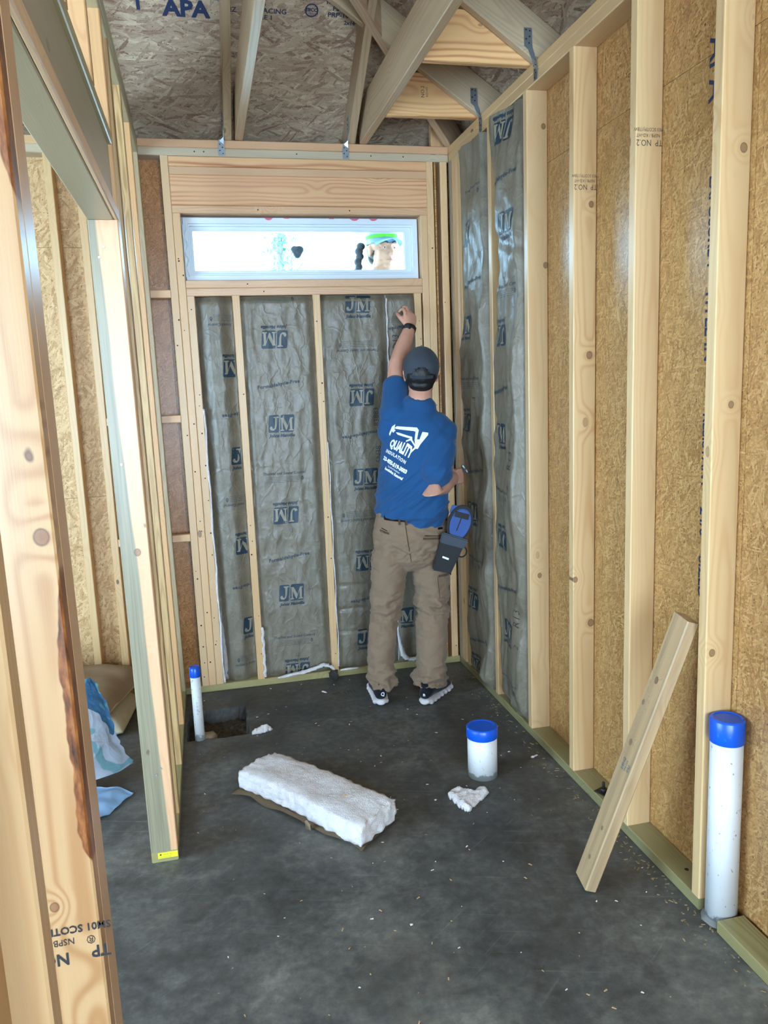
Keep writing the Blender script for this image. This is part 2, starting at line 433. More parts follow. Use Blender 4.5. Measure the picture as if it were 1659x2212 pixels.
def mat_fiber():
    b = NB('white_fibreglass')
    tc = b.n('TexCoord').outputs['Object']
    n = b.noise(tc, 30, 5, 0.7).outputs[0]
    n2 = b.noise(tc, 240, 3, 0.7).outputs[0]
    c = b.mix(b.mr(n, 0.3, 0.7), lin(216, 208, 206), lin(240, 234, 234))
    return b.finish(c, 0.95, b.m('ADD', n, b.m('MULTIPLY', n2, 0.5)), 0.8, 0.01, 0, 0.1, **{'Subsurface Weight': 0.0})
FIBER = mat_fiber()
INK = mat_plain('blue_grey_ink', lin(24, 48, 64), 0.5, 0.15, 60)
INK_T = mat_plain('thin_dark_ink', lin(52, 60, 68), 0.6, 0.1, 60)
INK_K = mat_plain('kraft_coloured_letter', lin(136, 128, 110), 0.45, 0.1, 40)
MARK = mat_plain('black_marker', lin(38, 38, 44), 0.6, 0.15, 60)
STAMP = mat_plain('grade_stamp_ink', lin(74, 62, 52), 0.7, 0.2, 80)
INK_B = mat_plain('blue_deck_ink', lin(28, 42, 74), 0.7, 0.2, 50)
STEEL = mat_plain('galvanised_steel', lin(150, 160, 168), 0.35, 0.12, 60, metallic=0.85)
NAIL = mat_plain('bright_nail', lin(190, 190, 190), 0.3, 0.05, metallic=0.9)
DARKM = mat_plain('dark_hole', lin(20, 20, 22), 0.8)
VINYL = mat_plain('white_vinyl_frame', lin(214, 224, 232), 0.35, 0.02)
# ================================================================== SETTING
H = 2.785; T = 0.038; D = 0.089
ZP = H - 2 * T       # stud tops

# ---- floor with the box-out hole around the thin pipe
def build_floor():
    root = empty('floor', kind='structure')
    x0, x1, y0, y1 = -4.6, 0.25, -7.1, 0.12
    hx0, hx1, hy0, hy1 = -1.516, -1.232, -0.585, -0.24
    bm = bmesh.new()
    jit = random.Random(5)
    hole = []
    def edge(ax, ay, bx, by, n):
        for i in range(n):
            t = i / n
            hole.append((ax + (bx - ax) * t + jit.uniform(-.006, .006), ay + (by - ay) * t + jit.uniform(-.006, .006)))
    edge(hx0, hy0, hx1, hy0, 9); edge(hx1, hy0, hx1, hy1, 9); edge(hx1, hy1, hx0, hy1, 9); edge(hx0, hy1, hx0, hy0, 9)
    outer = [(x0, y0), (x1, y0), (x1, y1), (x0, y1)]
    ov = [bm.verts.new((p[0], p[1], 0)) for p in outer]
    hv = [bm.verts.new((p[0], p[1], 0)) for p in hole]
    es = [bm.edges.new((ov[i], ov[(i + 1) % 4])) for i in range(4)] + [bm.edges.new((hv[i], hv[(i + 1) % len(hv)])) for i in range(len(hv))]
    bmesh.ops.triangle_fill(bm, use_beauty=True, edges=es)
    hb = [bm.verts.new((p[0] + jit.uniform(-.01, .01), p[1] + jit.uniform(-.01, .01), -0.10)) for p in hole]
    n = len(hv)
    for i in range(n):
        bm.faces.new((hv[i], hv[(i + 1) % n], hb[(i + 1) % n], hb[i]))
    lv = [bm.verts.new((p[0], p[1], -0.12)) for p in outer]
    for i in range(4):
        bm.faces.new((ov[i], ov[(i + 1) % 4], lv[(i + 1) % 4], lv[i]))
    bm_obj('slab', bm, CONCRETE, root)
    # dirt in the hole
    bm = bmesh.new()
    bmesh.ops.create_grid(bm, x_segments=26, y_segments=30, size=1)
    for v in bm.verts:
        x = hx0 - .02 + (v.co.x + 1) / 2 * (hx1 - hx0 + .04); y = hy0 - .02 + (v.co.y + 1) / 2 * (hy1 - hy0 + .04)
        v.co = (x, y, -0.075 + 0.03 * noise.noise(Vector((x * 12, y * 12, 0))) + 0.012 * noise.noise(Vector((x * 45, y * 45, 3))))
    b = NB('dirt_in_hole'); tc = b.n('TexCoord').outputs['Object']
    nn = b.noise(tc, 60, 5, 0.7).outputs[0]
    b.finish(b.ramp(nn, [(0.3, lin(34, 30, 26)), (0.6, lin(84, 72, 56)), (0.75, lin(130, 112, 88))]), 0.95, nn, 0.9, 0.01)
    bm_obj('dirt', bm, b.mat, root, True)
    return root
FLOOR = build_floor()

# ---- OSB sheets: local XY = sheet plane
def sheet(parent, origin, U, V, w, h, mat, t=0.011, tint=None, name='osb_sheet', poly=None):
    U = Vector(U).normalized(); V = Vector(V).normalized(); Nn = U.cross(V)
    g = 0.0008
    poly = poly or [(g, g), (w - g, g), (w - g, h - g), (g, h - g)]
    vs = [(p[0], p[1], 0) for p in poly] + [(p[0], p[1], t) for p in poly]
    n = len(poly)
    fs = [tuple(reversed(range(n))), tuple(range(n, 2 * n))] + [(i, (i + 1) % n, n + (i + 1) % n, n + i) for i in range(n)]
    o = mesh_obj(name, vs, fs, mat, None)
    o.matrix_world = Matrix(((U.x, V.x, Nn.x, origin[0]), (U.y, V.y, Nn.y, origin[1]), (U.z, V.z, Nn.z, origin[2]), (0, 0, 0, 1)))
    o.parent = parent
    tt = tint or rtint(0.04)
    o.color = (tt[0], tt[1], tt[2], 1)
    return o

# ---- flat print: text turned into a mesh, cut into small pieces so that it can follow a surface
_txt_cache = {}
def text_polys(s, size=1.0, spacing=1.0, shear=0.0, thick=0.0, wscale=1.0):
    key = (s, size, spacing, shear, thick, wscale)
    if key in _txt_cache: return _txt_cache[key]
    cu = bpy.data.curves.new('t', 'FONT'); cu.body = s; cu.size = size; cu.space_character = spacing; cu.shear = shear
    cu.align_x = 'CENTER'; cu.align_y = 'CENTER'; cu.resolution_u = 2; cu.fill_mode = 'FRONT'; cu.offset = thick
    ob = bpy.data.objects.new('t', cu); COL.objects.link(ob)
    dg = bpy.context.evaluated_depsgraph_get(); dg.update()
    me = bpy.data.meshes.new_from_object(ob.evaluated_get(dg))
    vs = [(v.co.x * wscale, v.co.y) for v in me.vertices]; fs = [tuple(p.vertices) for p in me.polygons]
    bpy.data.meshes.remove(me); bpy.data.objects.remove(ob); bpy.data.curves.remove(cu)
    _txt_cache[key] = (vs, fs)
    return vs, fs

def print_mesh(name, polys, xf, mapper, mat, parent, grid=0.02, clip=None):
    """polys = (verts2d, faces) ; xf maps 2d->surface uv ; mapper maps uv -> 3d"""
    bm = bmesh.new()
    vs = [bm.verts.new((*xf(p), 0)) for p in polys[0]]
    for f in polys[1]:
        try: bm.faces.new([vs[i] for i in f])
        except ValueError: pass
    if clip:
        for co, no in (((clip[0], 0, 0), (-1, 0, 0)), ((clip[1], 0, 0), (1, 0, 0)), ((0, clip[2], 0), (0, -1, 0)), ((0, clip[3], 0), (0, 1, 0))):
            bmesh.ops.bisect_plane(bm, geom=bm.verts[:] + bm.edges[:] + bm.faces[:], plane_co=co, plane_no=no, clear_outer=True)
    if not bm.faces:
        bm.free(); return None
    if grid:
        for ax in (0, 1):
            lo = min(v.co[ax] for v in bm.verts); hi = max(v.co[ax] for v in bm.verts)
            k = math.floor(lo / grid) + 1
            while k * grid < hi:
                co = [0, 0, 0]; no = [0, 0, 0]; co[ax] = k * grid; no[ax] = 1
                bmesh.ops.bisect_plane(bm, geom=bm.verts[:] + bm.edges[:] + bm.faces[:], plane_co=co, plane_no=no)
                k += 1
    for v in bm.verts:
        v.co = mapper(v.co.x, v.co.y)
    me = bpy.data.meshes.new(name); bm.to_mesh(me); bm.free()
    me.materials.append(mat)
    o = bpy.data.objects.new(name, me); COL.objects.link(o); o.parent = parent
    return o

def rot2(px, py, ang, sx=1.0, sy=1.0):
    c, s = math.cos(ang), math.sin(ang)
    return lambda p: (px + c * p[0] * sx - s * p[1] * sy, py + s * p[0] * sx + c * p[1] * sy)

def flat_text(name, s, size, pos, right, up, mat, parent, wscale=1.0, off=0.0008, spacing=1.0, thick=0.0):
    R3 = Vector(right).normalized(); U3 = Vector(up).normalized(); N3 = R3.cross(U3); P = Vector(pos)
    if parent is not None: inv = parent_world(parent).inverted()
    else: inv = Matrix.Identity(4)
    mp = lambda u, v: inv @ (P + R3 * u + U3 * v + N3 * off)
    return print_mesh(name, text_polys(s, size, spacing, 0, thick, wscale), lambda p: p, mp, mat, parent, 0)

# ================================================================== RIGHT WALL (x = 0 plane, exterior at +x)
WR = empty('wall_right', kind='structure')
YS = [-1.006, -1.412, -1.819, -2.225]       # near faces of the open studs
for i, y in enumerate(YS):
    stud(WR, 0, D, y, y + T, T, ZP, [W_KA, W_KB, W_FRESH, W_KD][i], tint=[(1, 1, .98), (1.04, 1.02, .98), (1.06, 1.05, 1.03), (1.02, 1.0, .95)][i], bow=0.002)
stud(WR, 0, D, -2.63, -2.63 + T, T, ZP, W_FRESH)
stud(WR, 0, D, -0.599, -0.561, T, ZP, W_FRESH, tint=(.95, .92, .88))
stud(WR, 0.001, D, -0.170, -0.132, T, ZP, W_FRESH, tint=(.93, .9, .84))
stud(WR, 0.0, T, -0.125, -0.034, T, ZP, W_PALE, tint=(.9, .86, .8), e=0.014)
stud(WR, 0, D, -0.030, 0.006, T, ZP, W_GREY, tint=(.7, .68, .68))
for y in (-3.03, -3.44, -3.85, -4.26, -4.66, -5.07, -5.48, -5.88, -6.29, -6.7):
    stud(WR, 0, D, y, y + T, T, ZP, W_FRESH, seg=1)
rail(WR, 0, D, -2.222, -0.002, 0, T, W_TREAT, name='bottom_plate', tint=(.95, .95, .9))
rail(WR, -0.008, D - .008, -7.0, -2.322, 0, T, W_TREAT, name='bottom_plate', tint=(1.05, 1.03, .92))
rail(WR, 0, D, -7.0, -0.002, ZP, ZP + T, W_FRESH, name='top_plate', tint=(.86, .82, .76))
rail(WR, 0, D, -7.0, D, ZP + T, H, W_FRESH, name='top_plate', tint=(.9, .85, .78))
# sheathing sheets set upright, 1.22 wide, joints behind studs
for k, (ya, yb) in enumerate([(0.09, -1.025), (-1.025, -2.244), (-2.244, -3.463), (-3.463, -4.68), (-4.68, -7.0)]):
    w = ya - yb
    sheet(WR, (D, yb, 0.0), (0, 1, 0), (0, 0, 1), w, 2.44, OSB_WALL)
    sheet(WR, (D, yb, 2.44), (0, 1, 0), (0, 0, 1), w, 0.345, OSB_WALL)

# ================================================================== BACK WALL (y = 0 plane)
WB = empty('wall_back', kind='structure')
for i, (a, top) in enumerate([(-1.444, ZP), (-1.406, 2.445), (-1.368, 2.054)]):
    stud(WB, a, a + T - .0008, 0, D, T, top, W_PALE, tint=[(1, 1, 1), (1.05, 1.0, .95), (.98, .96, .95)][i], name='stud')
stud(WB, -1.149, -1.111, 0, D, T, 2.054, W_FRESH, tint=(1, .93, .86))
stud(WB, -0.743, -0.705, 0, D, T, 2.054, W_FRESH, tint=(1.02, .97, .92))
stud(WB, -0.205, -0.167, 0, D, T, 2.054, W_FRESH, tint=(1.0, .97, .93))
stud(WB, -0.159, -0.122, 0, D, T, 2.445, W_PALE, tint=(1.05, 1.03, 1.0))
stud(WB, -0.1215, -0.0845, 0, D, T, ZP, W_PALE, tint=(1.06, 1.05, 1.0))
stud(WB, -0.046, -0.009, 0, D, T, ZP, W_PALE, tint=(1.08, 1.06, 1.0))
# osb edge strip of the built-up corner
sheet(WB, (-0.079, 0.003, T), (0, 1, 0), (0, 0, 1), 0.08, ZP - T, OSB_WALL, t=0.009, name='osb_spacer')
rail(WB, -1.368, -0.160, 0, D, 2.054, 2.092, W_PALE, name='sill_plate', tint=(.98, .9, .92))
rail(WB, -1.3675, -0.160, 0, D, 2.0925, 2.1305, W_PALE, name='sill_plate', tint=(.95, .87, .88))
rail(WB, -1.406, -0.122, 0, D, 2.446, 2.483, W_PALE, name='header_plate', tint=(.97, .88, .88))
rail(WB, -1.406, -0.122, 0, T, 2.4835, 2.624, W_RED, name='header_ply', tint=(.93, .82, .84))
rail(WB, -1.406, -0.122, 0.05, D, 2.4835, 2.624, W_RED, name='header_ply')
rail(WB, -1.406, -0.122, 0, D, 2.6245, 2.662, W_PALE, name='header_plate', tint=(.93, .86, .87))
rail(WB, -1.406, -0.122, 0, D, 2.6625, 2.7085, W_RED, name='header_plate', tint=(.96, .86, .86))
rail(WB, -4.4, -0.002, 0, D, ZP, ZP + T, W_GREY, name='top_plate', tint=(1.12, 1.12, 1.12))
rail(WB, -1.62, -0.002, 0, D, ZP + T + .0005, H, W_PALE, name='top_plate', tint=(.94, .84, .84))
rail(WB, -4.4, -1.625, 0, D, ZP + T + .0005, H, W_PALE, name='top_plate', tint=(.95, .9, .8))
rail(WB, -4.4, -0.002, -0.001, D, 0, T, W_TREAT, name='bottom_plate', tint=(1.2, 1.15, 1.0))
# left bays
stud(WB, -1.836, -1.800, 0.0, D, T, ZP, W_FRESH, tint=(.96, .9, .8))
stud(WB, -1.971, -1.935, 0.0, D, T, ZP, W_FRESH, tint=(.98, .95, .86))
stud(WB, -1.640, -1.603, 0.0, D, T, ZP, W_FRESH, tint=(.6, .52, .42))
for x in (-2.36, -2.77, -3.17, -3.58, -3.98, -4.39):
    stud(WB, x, x + T, 0, D, T, ZP, W_FRESH, seg=1)
for z in (2.048, 1.437, 0.826):
    rail(WB, -1.7995, -1.6405, 0.0, T, z, z + T, W_PALE, name='blocking', tint=(1.08, 1.04, 1.0), seg=1)
    rail(WB, -1.6025, -1.4445, 0.0, T, z, z + T, W_PALE, name='blocking', tint=(1.05, .98, .92), seg=1)
# sheathing with the window opening left out
for (xa, xb, za, zb) in [(-4.4, -2.9, 0, 1.08), (-4.4, -2.9, 1.08, 2.3), (-4.4, -2.9, 2.3, 2.784), (-2.9, -1.46, 0, 1.08), (-2.9, -1.46, 1.08, 2.3), (-2.9, -1.46, 2.3, 2.784),
                         (-1.46, 0.10, 0, 1.08), (-1.46, 0.10, 1.08, 2.115), (-1.46, -1.375, 2.115, 2.46), (-0.155, 0.10, 2.115, 2.46), (-1.46, 0.10, 2.46, 2.784)]:
    m = OSB_PALE if xb <= -1.45 else OSB_WALL
    sheet(WB, (xb, D, za), (-1, 0, 0), (0, 0, 1), xb - xa, zb - za, m, tint=(.92, .88, .84) if xa > -1.5 else (1.0, .97, .93))
sheet(WB, (-1.46, D - 0.001, 0.02), (-1, 0, 0), (0, 0, 1), 0.16, 2.7, OSB_WALL, t=0.001, name='osb_sheet', tint=(1.02, .84, .68))

# unseen wrap added outside the sheathing to stop daylight leaking through the joints
WRAP = mat_plain('wrap_light_block', lin(200, 205, 208), .6)
for (xa, xb, za, zb) in [(-4.5, -1.378, -.1, 2.784), (-1.378, -.152, -.1, 2.112), (-1.378, -.152, 2.463, 2.784), (-.152, .112, -.1, 2.784)]:
    bm = bmesh.new(); bbox_bm(bm, xa, xb, .1005, .1015, za, zb); bm_obj('wrap_light_block', bm, WRAP, WB)
bm = bmesh.new(); bbox_bm(bm, .1005, .1015, -7.0, .1, -.1, 2.784); bm_obj('wrap_light_block', bm, WRAP, WR)
# window unit
WIN = empty('window_1', kind='structure')
def ring_prism(name, o, i, y0, y1, mat, parent, e=0.0):
    """rectangular ring: outer (x0,x1,z0,z1) inner (..)"""
    bm = bmesh.new()
    O = [(o[0], o[2]), (o[1], o[2]), (o[1], o[3]), (o[0], o[3])]
    I = [(i[0], i[2]), (i[1], i[2]), (i[1], i[3]), (i[0], i[3])]
    vo0 = [bm.verts.new((p[0], y0, p[1])) for p in O]; vi0 = [bm.verts.new((p[0], y0, p[1])) for p in I]
    vo1 = [bm.verts.new((p[0], y1, p[1])) for p in O]; vi1 = [bm.verts.new((p[0], y1, p[1])) for p in I]
    for k in range(4):
        j = (k + 1) % 4
        bm.faces.new((vo0[k], vo0[j], vi0[j], vi0[k])); bm.faces.new((vo1[j], vo1[k], vi1[k], vi1[j]))
        bm.faces.new((vo0[j], vo0[k], vo1[k], vo1[j])); bm.faces.new((vi0[k], vi0[j], vi1[j], vi1[k]))
    bmesh.ops.bevel(bm, geom=[ed for ed in bm.edges], offset=0.0015, segments=1, affect='EDGES')
    return bm_obj(name, bm, mat, parent)
fo = (-1.362, -0.166, 2.133, 2.436)
ring_prism('frame', fo, (-1.338, -0.190, 2.160, 2.407), 0.046, 0.10, VINYL, WIN)
ring_prism('frame_step', (-1.340, -0.188, 2.158, 2.409), (-1.331, -0.197, 2.170, 2.397), 0.060, 0.10, VINYL, WIN)
ring_prism('frame_stop', (-1.334, -0.194, 2.166, 2.400), (-1.318, -0.228, 2.186, 2.376), 0.074, 0.112, VINYL, WIN)
ring_prism('nailing_flange', (-1.40, -0.13, 2.10, 2.475), (-1.345, -0.183, 2.155, 2.412), 0.1005, 0.104, VINYL, WIN)
bm = bmesh.new(); bbox_bm(bm, -1.325, -0.205, 0.094, 0.099, 2.176, 2.392)
b = NB('window_glass')
tr = b.n('BsdfTransparent', {'Color': (0.93, 0.97, 0.98, 1)}); gl = b.n('BsdfGlossy', {'Color': (1, 1, 1, 1), 'Roughness': 0.02})
fr = b.n('Fresnel', {'IOR': 1.45}); mx = b.n('MixShader', {0: b.m('MULTIPLY', fr.outputs[0], 0.8), 1: tr.outputs[0], 2: gl.outputs[0]})
b.nt.links.new(mx.outputs[0], b.out.inputs[0])
bm_obj('glass_pane', bm, b.mat, WIN)
FILM = mat_plain('loose_plastic_film', lin(206, 222, 232), 0.25, 0.05, 30, 0.4)
# protective film hanging along the left jamb and red tape marks on the head of the frame
bm = bmesh.new(); prev = None
for k in range(13):
    z = 2.405 - k * 0.021
    w = 0.010 + 0.006 * math.sin(k * 1.7); y = 0.040 + 0.004 * math.sin(k * 2.3)
    cur = [bm.verts.new((-1.366, y + .004, z)), bm.verts.new((-1.366 + w, y, z)), bm.verts.new((-1.366 + w * 1.5, y + .005, z))]
    if prev:
        for q in range(2): bm.faces.new((prev[q], prev[q + 1], cur[q + 1], cur[q]))
    prev = cur
bm_obj('film_strip', bm, FILM, WIN, True)
TAPE = mat_plain('red_print', lin(214, 92, 116), 0.5)
for (x, w) in [(-0.94, .045), (-0.85, .030), (-0.62, .03), (-0.50, .052), (-0.40, .048)]:
    bm = bmesh.new()
    vs = [bm.verts.new((x + w * 0.5 * (1 - abs(q) ** 2 * .2) * q, 0.0452, 2.4335 - (1 - q * q) * .008 * (1 if w > .04 else -.0) - .001)) for q in (-1, -.5, 0, .5, 1)] + [bm.verts.new((x + w * .5, 0.0452, 2.4355)), bm.verts.new((x - w * .5, 0.0452, 2.4355))]
    bm.faces.new(vs)
    bm_obj('red_mark', bm, TAPE, WIN)

# ================================================================== PARTITION (left), with door opening and header
WL = empty('wall_left', kind='structure')
XL0, XL1 = -1.617, -1.528
LN = 0.0052   # the partition leans very slightly outwards
def pstud(y0, y1, z0, z1, mat, tint=None, **k):
    return stud(WL, XL0, XL1, y0, y1, z0, z1, mat, tint, lean=LN, **k)
TRIM = pstud(-1.508, -1.470, T, 2.108, W_STAIN, tint=(.94, .90, .88), bow=0)
pstud(-1.4695, -1.4315, T, ZP, W_PALE, tint=(.98, .86, .72))
pstud(-1.27, -1.232, T, ZP, W_WANE, tint=(.95, .88, .8))
pstud(-0.875, -0.837, T, ZP, W_WANE, tint=(1.12, 1.08, 1.0))
pstud(-0.462, -0.424, T, ZP, W_PALE, tint=(1.0, .86, .7))
pstud(-0.042, -0.004, T, ZP, W_GREY, tint=(.92, .84, .7))
rail(WL, XL0, XL1, -1.508, -0.004, 0, T, W_TREAT, name='bottom_plate', tint=(1.0, .98, .86))
def lrail(y0, y1, z0, z1, mat, name, tint, x0=XL0, x1=XL1):
    s = -LN * (z0 + z1) / 2
    return rail(WL, x0 + s, x1 + s, y0, y1, z0, z1, mat, name=name, tint=tint)
lrail(-7.0, -0.60, ZP, ZP + T, W_HEAD, 'top_plate', (1.15, 1.15, 1.0))
lrail(-0.598, -0.004, ZP, ZP + T, W_HEAD, 'top_plate', (1.05, 1.1, 1.0))
lrail(-7.0, -0.86, ZP + T + .001, H, W_HEAD, 'top_plate', (.95, 1.02, .95))
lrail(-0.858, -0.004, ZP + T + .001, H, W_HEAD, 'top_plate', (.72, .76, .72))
# door header: flat bottom plate and two plies on edge
lrail(-2.955, -1.4705, 2.109, 2.147, W_HEAD, 'header_plate', (1.08, 1.06, 1.02), x1=XL1 - .0125)
lrail(-2.955, -1.4705, 2.109, 2.147, W_PALE, 'header_edge_sheen', (1.15, 1.2, 1.3), x0=XL1 - .012, x1=XL1 + .0005)  # thin added board; its pale bluish tint paints window reflection on the header edge
lrail(-2.955, -1.4705, 2.1475, 2.332, W_HEAD, 'header_ply', (.98, .96, .98), x0=XL1 - T - .012, x1=XL1 - .012)
lrail(-2.955, -1.4705, 2.1475, 2.332, W_HEAD, 'header_ply', (1, 1, 1), x0=XL0, x1=XL0 + T)
lrail(-2.955, -1.4705, 2.3325, 2.3695, W_HEAD, 'header_plate', (1.1, 1.12, .95))
for y in (-1.83, -2.24, -2.65):
    pstud(y - .038, y, 2.370, ZP, W_PALE, tint=(1.0, .88, .76), name='cripple_stud')
# near side of the opening: three studs, then single studs towards the camera
pstud(-2.955 + .0005, -2.888, T, 2.108, W_PALE, tint=(.9, .86, .86), name='stud')
pstud(-2.9935, -2.9555, T, ZP, W_BARK, tint=(.90, .87, .86), name='stud', bow=0)
pstud(-3.291, -3.253, T, ZP, W_FRESH, tint=(.90, .86, .82), name='stud', bow=0)
pstud(-3.453, -3.415, T, ZP, W_FRESH, tint=(.8, .68, .52), name='stud', bow=0)
rail(WL, XL0, XL1, -7.0, -2.888, 0, T, W_TREAT, name='bottom_plate')
for y in (-4.3, -4.7, -5.1, -5.5, -5.9, -6.3, -6.7):
    pstud(y, y + T, T, ZP, W_FRESH, seg=1)
# yellow tag stapled on the end of the bottom plate
YTAG = mat_plain('yellow_tag', lin(238, 232, 40), 0.45, 0.02)
bm = bmesh.new(); bbox_bm(bm, -1.595, -1.530, -1.5105, -1.5085, 0.014, 0.034)
tg = bm_obj('paper_tag', bm, YTAG, WL); tg['label'] = 'yellow printed tag on the end of the plate'
flat_text('tag_print', '■ TREATED', 0.008, (-1.568, -1.5107, 0.0275), (1, 0, 0), (0, 0, 1), MARK, tg, off=0.0004)
flat_text('tag_print', '||||||||||||||||||', 0.009, (-1.572, -1.5107, 0.0195), (1, 0, 0), (0, 0, 1), MARK, tg, off=0.0004)

def nail(parent, p, n, r=0.0045, mat=None, name='nail'):
    bm = bmesh.new()
    bmesh.ops.create_cone(bm, cap_ends=True, segments=8, radius1=r, radius2=r * 0.8, depth=0.002)
    q = Vector(n).to_track_quat('Z', 'Y')
    bmesh.ops.transform(bm, matrix=Matrix.LocRotScale(Vector(p), q, None), verts=bm.verts[:])
    return bm_obj(name, bm, mat or NAIL, parent)
for (x, z) in [(-1.560, 1.338), (-1.588, 1.372), (-1.575, .32), (-1.558, .34), (-1.577, 2.03), (-1.592, 2.0)]:
    nail(WL, (x - LN * z, -1.509, z), (0, -1, 0))

rn = random.Random(21)
for (x, n_, zt) in ((-1.425, 9, 2.6), (-1.387, 10, 2.4), (-1.349, 12, 2.0), (-1.130, 6, 2.0), (-.724, 7, 2.0), (-.186, 4, 2.0), (-.141, 4, 2.3), (-.103, 3, 2.6), (-.028, 2, 2.6)):
    for k in range(n_):
        nail(WB, (x + rn.uniform(-.010, .010), -.0008, rn.uniform(.08, zt)), (0, -1, 0), rn.uniform(.0022, .0046), DARKM, 'nail_head')
for k in range(9): nail(WB, (rn.uniform(-1.35, -.2), -.0008, rn.choice((2.073, 2.11, 2.465, 2.643, 2.73))), (0, -1, 0), .0035, DARKM, 'nail_head')
# ================================================================== far-left and front walls of the shell (never seen from here, they hold the daylight)
WF = empty('wall_far_left', kind='structure')
for (ya, yb, za, zb) in [(0.1, -1.5, 0, 2.86), (-1.5, -3.8, 0, 0.6), (-1.5, -3.8, 2.4, 2.86), (-3.8, -7.0, 0, 2.86)]:
    sheet(WF, (-4.5, yb, za), (0, 1, 0), (0, 0, 1), ya - yb, zb - za, OSB_PALE)
for y in (-0.4, -0.8, -1.2, -1.5, -3.8, -4.4, -5.0, -5.6, -6.2, -6.8):
    stud(WF, -4.489, -4.40, y - T, y, T, ZP, W_FRESH, seg=1)
rail(WF, -4.489, -4.40, -7.0, -0.01, 0, T, W_TREAT, name='bottom_plate')
rail(WF, -4.489, -4.40, -7.0, -0.01, ZP, H, W_FRESH, name='top_plate')
WN = empty('wall_front', kind='structure')
for (xa, xb, za, zb) in [(-4.5, -3.5, 0, 2.86), (-3.5, 0.12, 0, 0.35), (-3.5, 0.12, 2.65, 2.86)]:
    sheet(WN, (xb, -7.0, za), (-1, 0, 0), (0, 0, 1), xb - xa, zb - za, OSB_PALE)
rail(WN, -4.4, 0.1, -6.99, -6.90, ZP, H, W_FRESH, name='top_plate')

# ================================================================== ROOF: deck + jack trusses (hip corner)
CE = empty('ceiling', kind='structure')
SL = 0.667
Z0 = 2.958
def deck_piece(corners):
    """corners in plan (x,y); z from the hip roof; built as a slab 12 mm thick"""
    pass
ca = math.atan(SL); cs = math.cos(ca)
def clip_poly(poly, a, bb, c):   # keep a*x+b*y+c >= 0
    out = []
    n = len(poly)
    for i in range(n):
        p, q = poly[i], poly[(i + 1) % n]
        dp = a * p[0] + bb * p[1] + c; dq = a * q[0] + bb * q[1] + c
        if dp >= 0: out.append(p)
        if dp * dq < 0:
            t = dp / (dp - dq); out.append((p[0] + t * (q[0] - p[0]), p[1] + t * (q[1] - p[1])))
    return out
# back slope: sheet coords u = -x direction, v up the slope (towards -y)
E0 = 0.42   # overhang
row = 0
v = 0.0
while v < 6.2:
    u = -0.6 * (row % 2)
    while u < 5.2:
        poly = [(u + .002, v + .002), (u + 2.438, v + .002), (u + 2.438, v + 1.217), (u + .002, v + 1.217)]
        # x = E0 - u ; y = E0 - v*cs ; keep -y <= -x  i.e. u >= v*cs
        poly = clip_poly(poly, 1, -cs, 0); poly = clip_poly(poly, 1, 0, 0) if poly else poly; poly = clip_poly(poly, -1, 0, 5.1) if poly else poly
        if len(poly) >= 3:
            sheet(CE, (E0, E0, Z0 - SL * E0), (-1, 0, 0), (0, -cs, math.sin(ca)), 0, 0, OSB_ROOF, poly=[(p[0], p[1]) for p in poly])
        u += 2.44
    v += 1.219; row += 1
# right slope: u along -y, v up towards -x
v = 0.0; row = 0
while v < 6.2:
    u = -0.4 * (row % 2)
    while u < 7.6:
        poly = [(u + .002, v + .002), (u + 2.438, v + .002), (u + 2.438, v + 1.217), (u + .002, v + 1.217)]
        poly = clip_poly(poly, 1, -cs, 0); poly = clip_poly(poly, 1, 0, 0) if poly else poly; poly = clip_poly(poly, -1, 0, 7.6) if poly else poly
        if len(poly) >= 3:
            poly = list(reversed(poly))
            o = sheet(CE, (E0, E0, Z0 - SL * E0), (0, -1, 0), (-cs, 0, math.sin(ca)), 0, 0, OSB_ROOF, poly=poly, t=-0.011)
        u += 2.44
    v += 1.219; row += 1

for (p, U_, w_) in (((-4.5, -7.1, 2.8605), (0, 1, 0), 7.6), ((.5, -7.0, 2.8605), (-1, 0, 0), 5.1)):
    sheet(CE, p, U_, (0, 0, 1), w_, 3.3, OSB_PALE, name='gable_light_block')  # unseen closure added above the walls to keep sky light out
bm = bmesh.new(); bbox_bm(bm, -4.6, .43, .1025, .43, 2.62, 2.632); bm_obj('soffit_light_block', bm, WRAP, CE)  # unseen eave closure, added to block sky light coming in over the plates
bm = bmesh.new(); bbox_bm(bm, .1025, .43, -7.0, .102, 2.62, 2.632); bm_obj('soffit_light_block', bm, WRAP, CE)
bm = bmesh.new(); bbox_bm(bm, -4.6, .45, .431, .450, 2.60, 2.74); bm_obj('fascia_light_block', bm, WRAP, CE)  # outer edge of the same added sky-light closure
bm = bmesh.new(); bbox_bm(bm, .431, .450, -7.0, .43, 2.60, 2.74); bm_obj('fascia_light_block', bm, WRAP, CE)

def chord(p0, p1, w, h, mat, tint, up=(0, 0, 1), name='truss_chord', **k):
    p0 = Vector(p0); p1 = Vector(p1)
    return board(name, p0, p1 - p0, w, h, (p1 - p0).length, up, mat, CE, tint, **k)
hc = 0.140 / 2 / cs   # half height measured vertically
# jack trusses landing on the back wall
for (xt, xb) in [(-1.118, -1.064), (-0.506, -0.446)]:
    Lr = min(4.2, 4.4)
    yt = -max(1.5, -xt + 1.6)
    if xt < -1: ye = 1.14
    chord((xt, 0.40, H + hc + .004 - SL * 0.40), (xt, -abs(xt) - (.02 if xt < -1 else .35), H + hc + .004 + SL * (abs(xt) + (.02 if xt < -1 else .35))), T, 0.140, W_TRUSS, (.92, .9, .86))
    chord((xb, 0.03, H + .0925), (xb, -3.2, H + .0925), T, 0.184, W_TRUSS, (1.02, .96, .88), cut0=-0.35)
